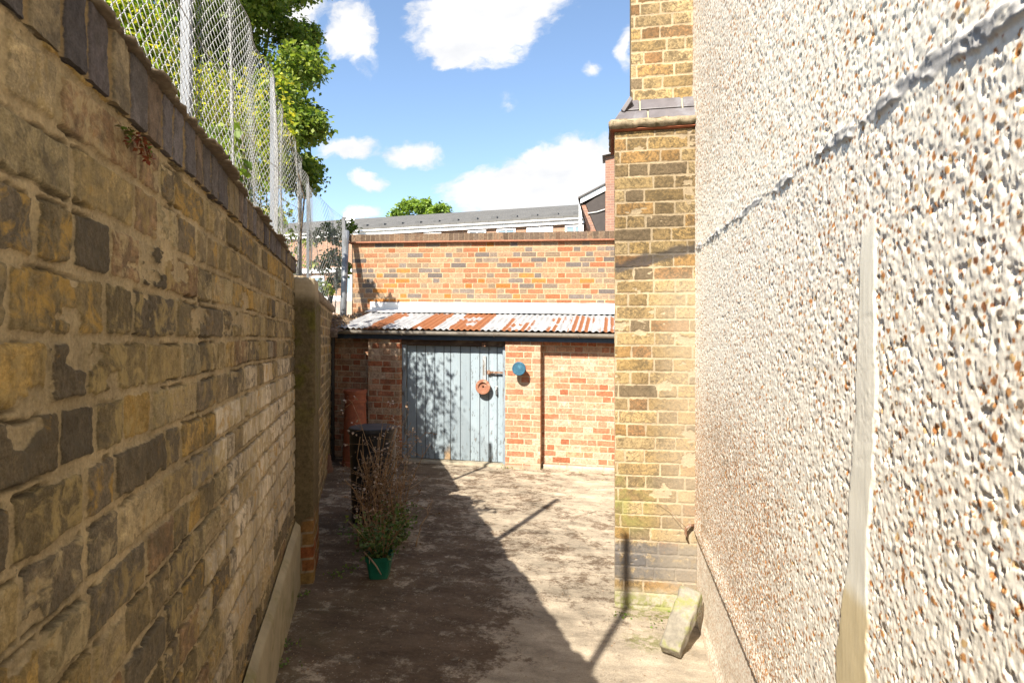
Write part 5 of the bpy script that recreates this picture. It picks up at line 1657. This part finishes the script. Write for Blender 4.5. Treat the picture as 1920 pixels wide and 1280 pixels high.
# house gable to the right with deep dark eaves
rg = thing("gable_house", "brick house end with white verge and deep dark eaves beside the yellow pier", "house", (0, 18.0, 0))
rb = far_brick_mat("gable_brick", (0.30, 0.155, 0.105), (0.23, 0.135, 0.105), (0.33, 0.25, 0.185))
mb = MB(); mb.box(-0.27, 2.4, 0, 0.5, -0.1, 7.13); mb.build("end_wall", rb, rg)
mb = MB(); mb.prism([(-0.36, 7.12), (2.5, 7.62), (2.5, 7.74), (-0.36, 7.21)], -0.14, 0.7); mb.build("coping", simple_mat("grey_coping", (0.30, 0.30, 0.31), 0.8, 0.2, 6, 0.2), rg)
mb = MB(); mb.prism([(-1.02, 5.74), (-0.272, 6.09), (-0.272, 6.27), (-1.02, 5.90)], 0.02, 0.06); mb.build("verge_board", white, rg)
mb = MB(); mb.prism([(-1.09, 5.875), (-0.272, 6.275), (-0.272, 6.315), (-1.09, 5.925)], -0.03, 6.0); mb.build("roof", simple_mat("dark_roof", (0.10, 0.09, 0.085), 0.8, 0.2, 8, 0.2), rg)
brown = simple_mat("brown_cladding", (0.055, 0.045, 0.04), 0.75, 0.2, 8, 0.2)
mb = MB(); mb.prism([(-0.86, 5.72), (-0.56, 4.95), (-0.50, 4.80), (-0.272, 4.80), (-0.272, 6.08)], 0.07, 5.8); mb.build("eaves_cladding", brown, rg)
mb = MB(); mb.tube([(-0.80, 0.06, 5.43), (-0.52, 0.05, 5.46), (-0.274, 0.04, 5.53)], 0.022, 6); mb.build("cable_pipe", simple_mat("grey_pipe", (0.5, 0.48, 0.45), 0.6, 0.1, 10, 0.0), rg, True)
mb = MB(); mb.prism([(-1.0, 5.70), (-0.87, 5.70), (-0.57, 4.94), (-0.52, 4.78), (-0.52, -0.1), (-0.72, -0.1), (-0.72, 5.0)], 0.09, 5.7); mb.build("side_wall", rb, rg)

# ================================================================ SMALL GROWTH
fern = thing("wall_fern", "little fern with red and green fronds rooted in the joint under the wall coping", "fern", (-0.905, 0.965, 1.955), LWA)
rng = np.random.default_rng(7)
mb = MB(); P = []; T2 = []
for i in range(16):
    a = (rng.random() - 0.5) * 2.4
    e2 = np.array([0.045 * math.sin(a) + 0.03 * rng.normal(), -0.022 - 0.012 * rng.random(), -0.035 * abs(math.cos(a)) - 0.012 * rng.random()])
    mb.tube([(0, 0.012, 0.004), tuple(e2 * 0.5 + np.array([0, -0.012, 0.006])), tuple(e2)], [0.0012, 0.001, 0.0006], 4)
    for k in range(12):
        f = 0.2 + 0.8 * rng.random()
        P.append(e2 * f + np.array([0, -0.008 * math.sin(f * 3), 0.008 * math.sin(f * 3)])); T2.append((0.05 + 0.3 * rng.random()) if i % 3 else (0.6 + 0.4 * rng.random()))
mb.build("stems", twig_m, fern, True)
leaves("fronds", np.array(P), 0.011, np.array(T2), leaf_mat("fern_leaf", [(0.16, 0.03, 0.02), (0.20, 0.06, 0.03), (0.08, 0.07, 0.015), (0.10, 0.20, 0.03)], 0.3), fern, 9, 0.2, 0.35)

# weeds and moss tufts along the wall feet: uncountable
weed = leaf_mat("weed_leaf", [(0.05, 0.09, 0.015), (0.12, 0.19, 0.03), (0.20, 0.26, 0.05)], 0.3)
rng = np.random.default_rng(29)
P = []; T2 = []
spots = [(-1.55, 2.56, 0.03, 30), (-1.62, 2.72, 0.025, 26), (-1.85, 3.28, 0.03, 24), (-1.80, 3.62, 0.035, 40), (-1.76, 3.72, 0.03, 20), (-1.30, 7.04, 0.05, 22), (-1.12, 7.06, 0.06, 16), (-0.86, 7.12, 0.04, 10), (0.02, 3.40, 0.03, 18), (0.30, 3.40, 0.07, 26), (-2.1, 5.1, 0.04, 18), (0.40, 2.72, 0.03, 16), (-0.5, 7.16, 0.2, 14), (-1.45, 2.35, 0.03, 14)]
for (x_, y_, r_, n_) in spots:
    q = np.stack([x_ + r_ * rng.normal(size=n_), y_ + r_ * rng.normal(size=n_), 0.004 + 0.018 * rng.random(n_)], -1)
    q[:, 2] += gz(q[:, 0], q[:, 1])
    P.append(q); T2.append(rng.random(n_))
P = np.concatenate(P)
tag(leaves("weeds", P, 0.018, np.concatenate(T2), weed, None, 11, -0.5, 0.4), "small weeds and moss tufts along the wall feet", "weeds", kind="stuff")
# leaf litter flecks over the yard
n_ = 4600
lx = -3.3 + 3.7 * rng.random(n_); ly = 1.8 + 5.2 * rng.random(n_)
kp = (lx > -0.60 - 0.4416 * (ly + 0.08) + 0.12) & (rng.random(n_) < 0.35 + 0.65 * sst(-0.6, -1.6, lx))
P = np.stack([lx, ly, gz(lx, ly) + 0.005], -1)[kp]
tag(leaves("leaf_litter", P, 0.010, rng.random(len(P)), dead_m, None, 13, 0.0, 0.4, 0.25), "dry leaf flecks scattered over the concrete yard", "leaf litter", kind="stuff")
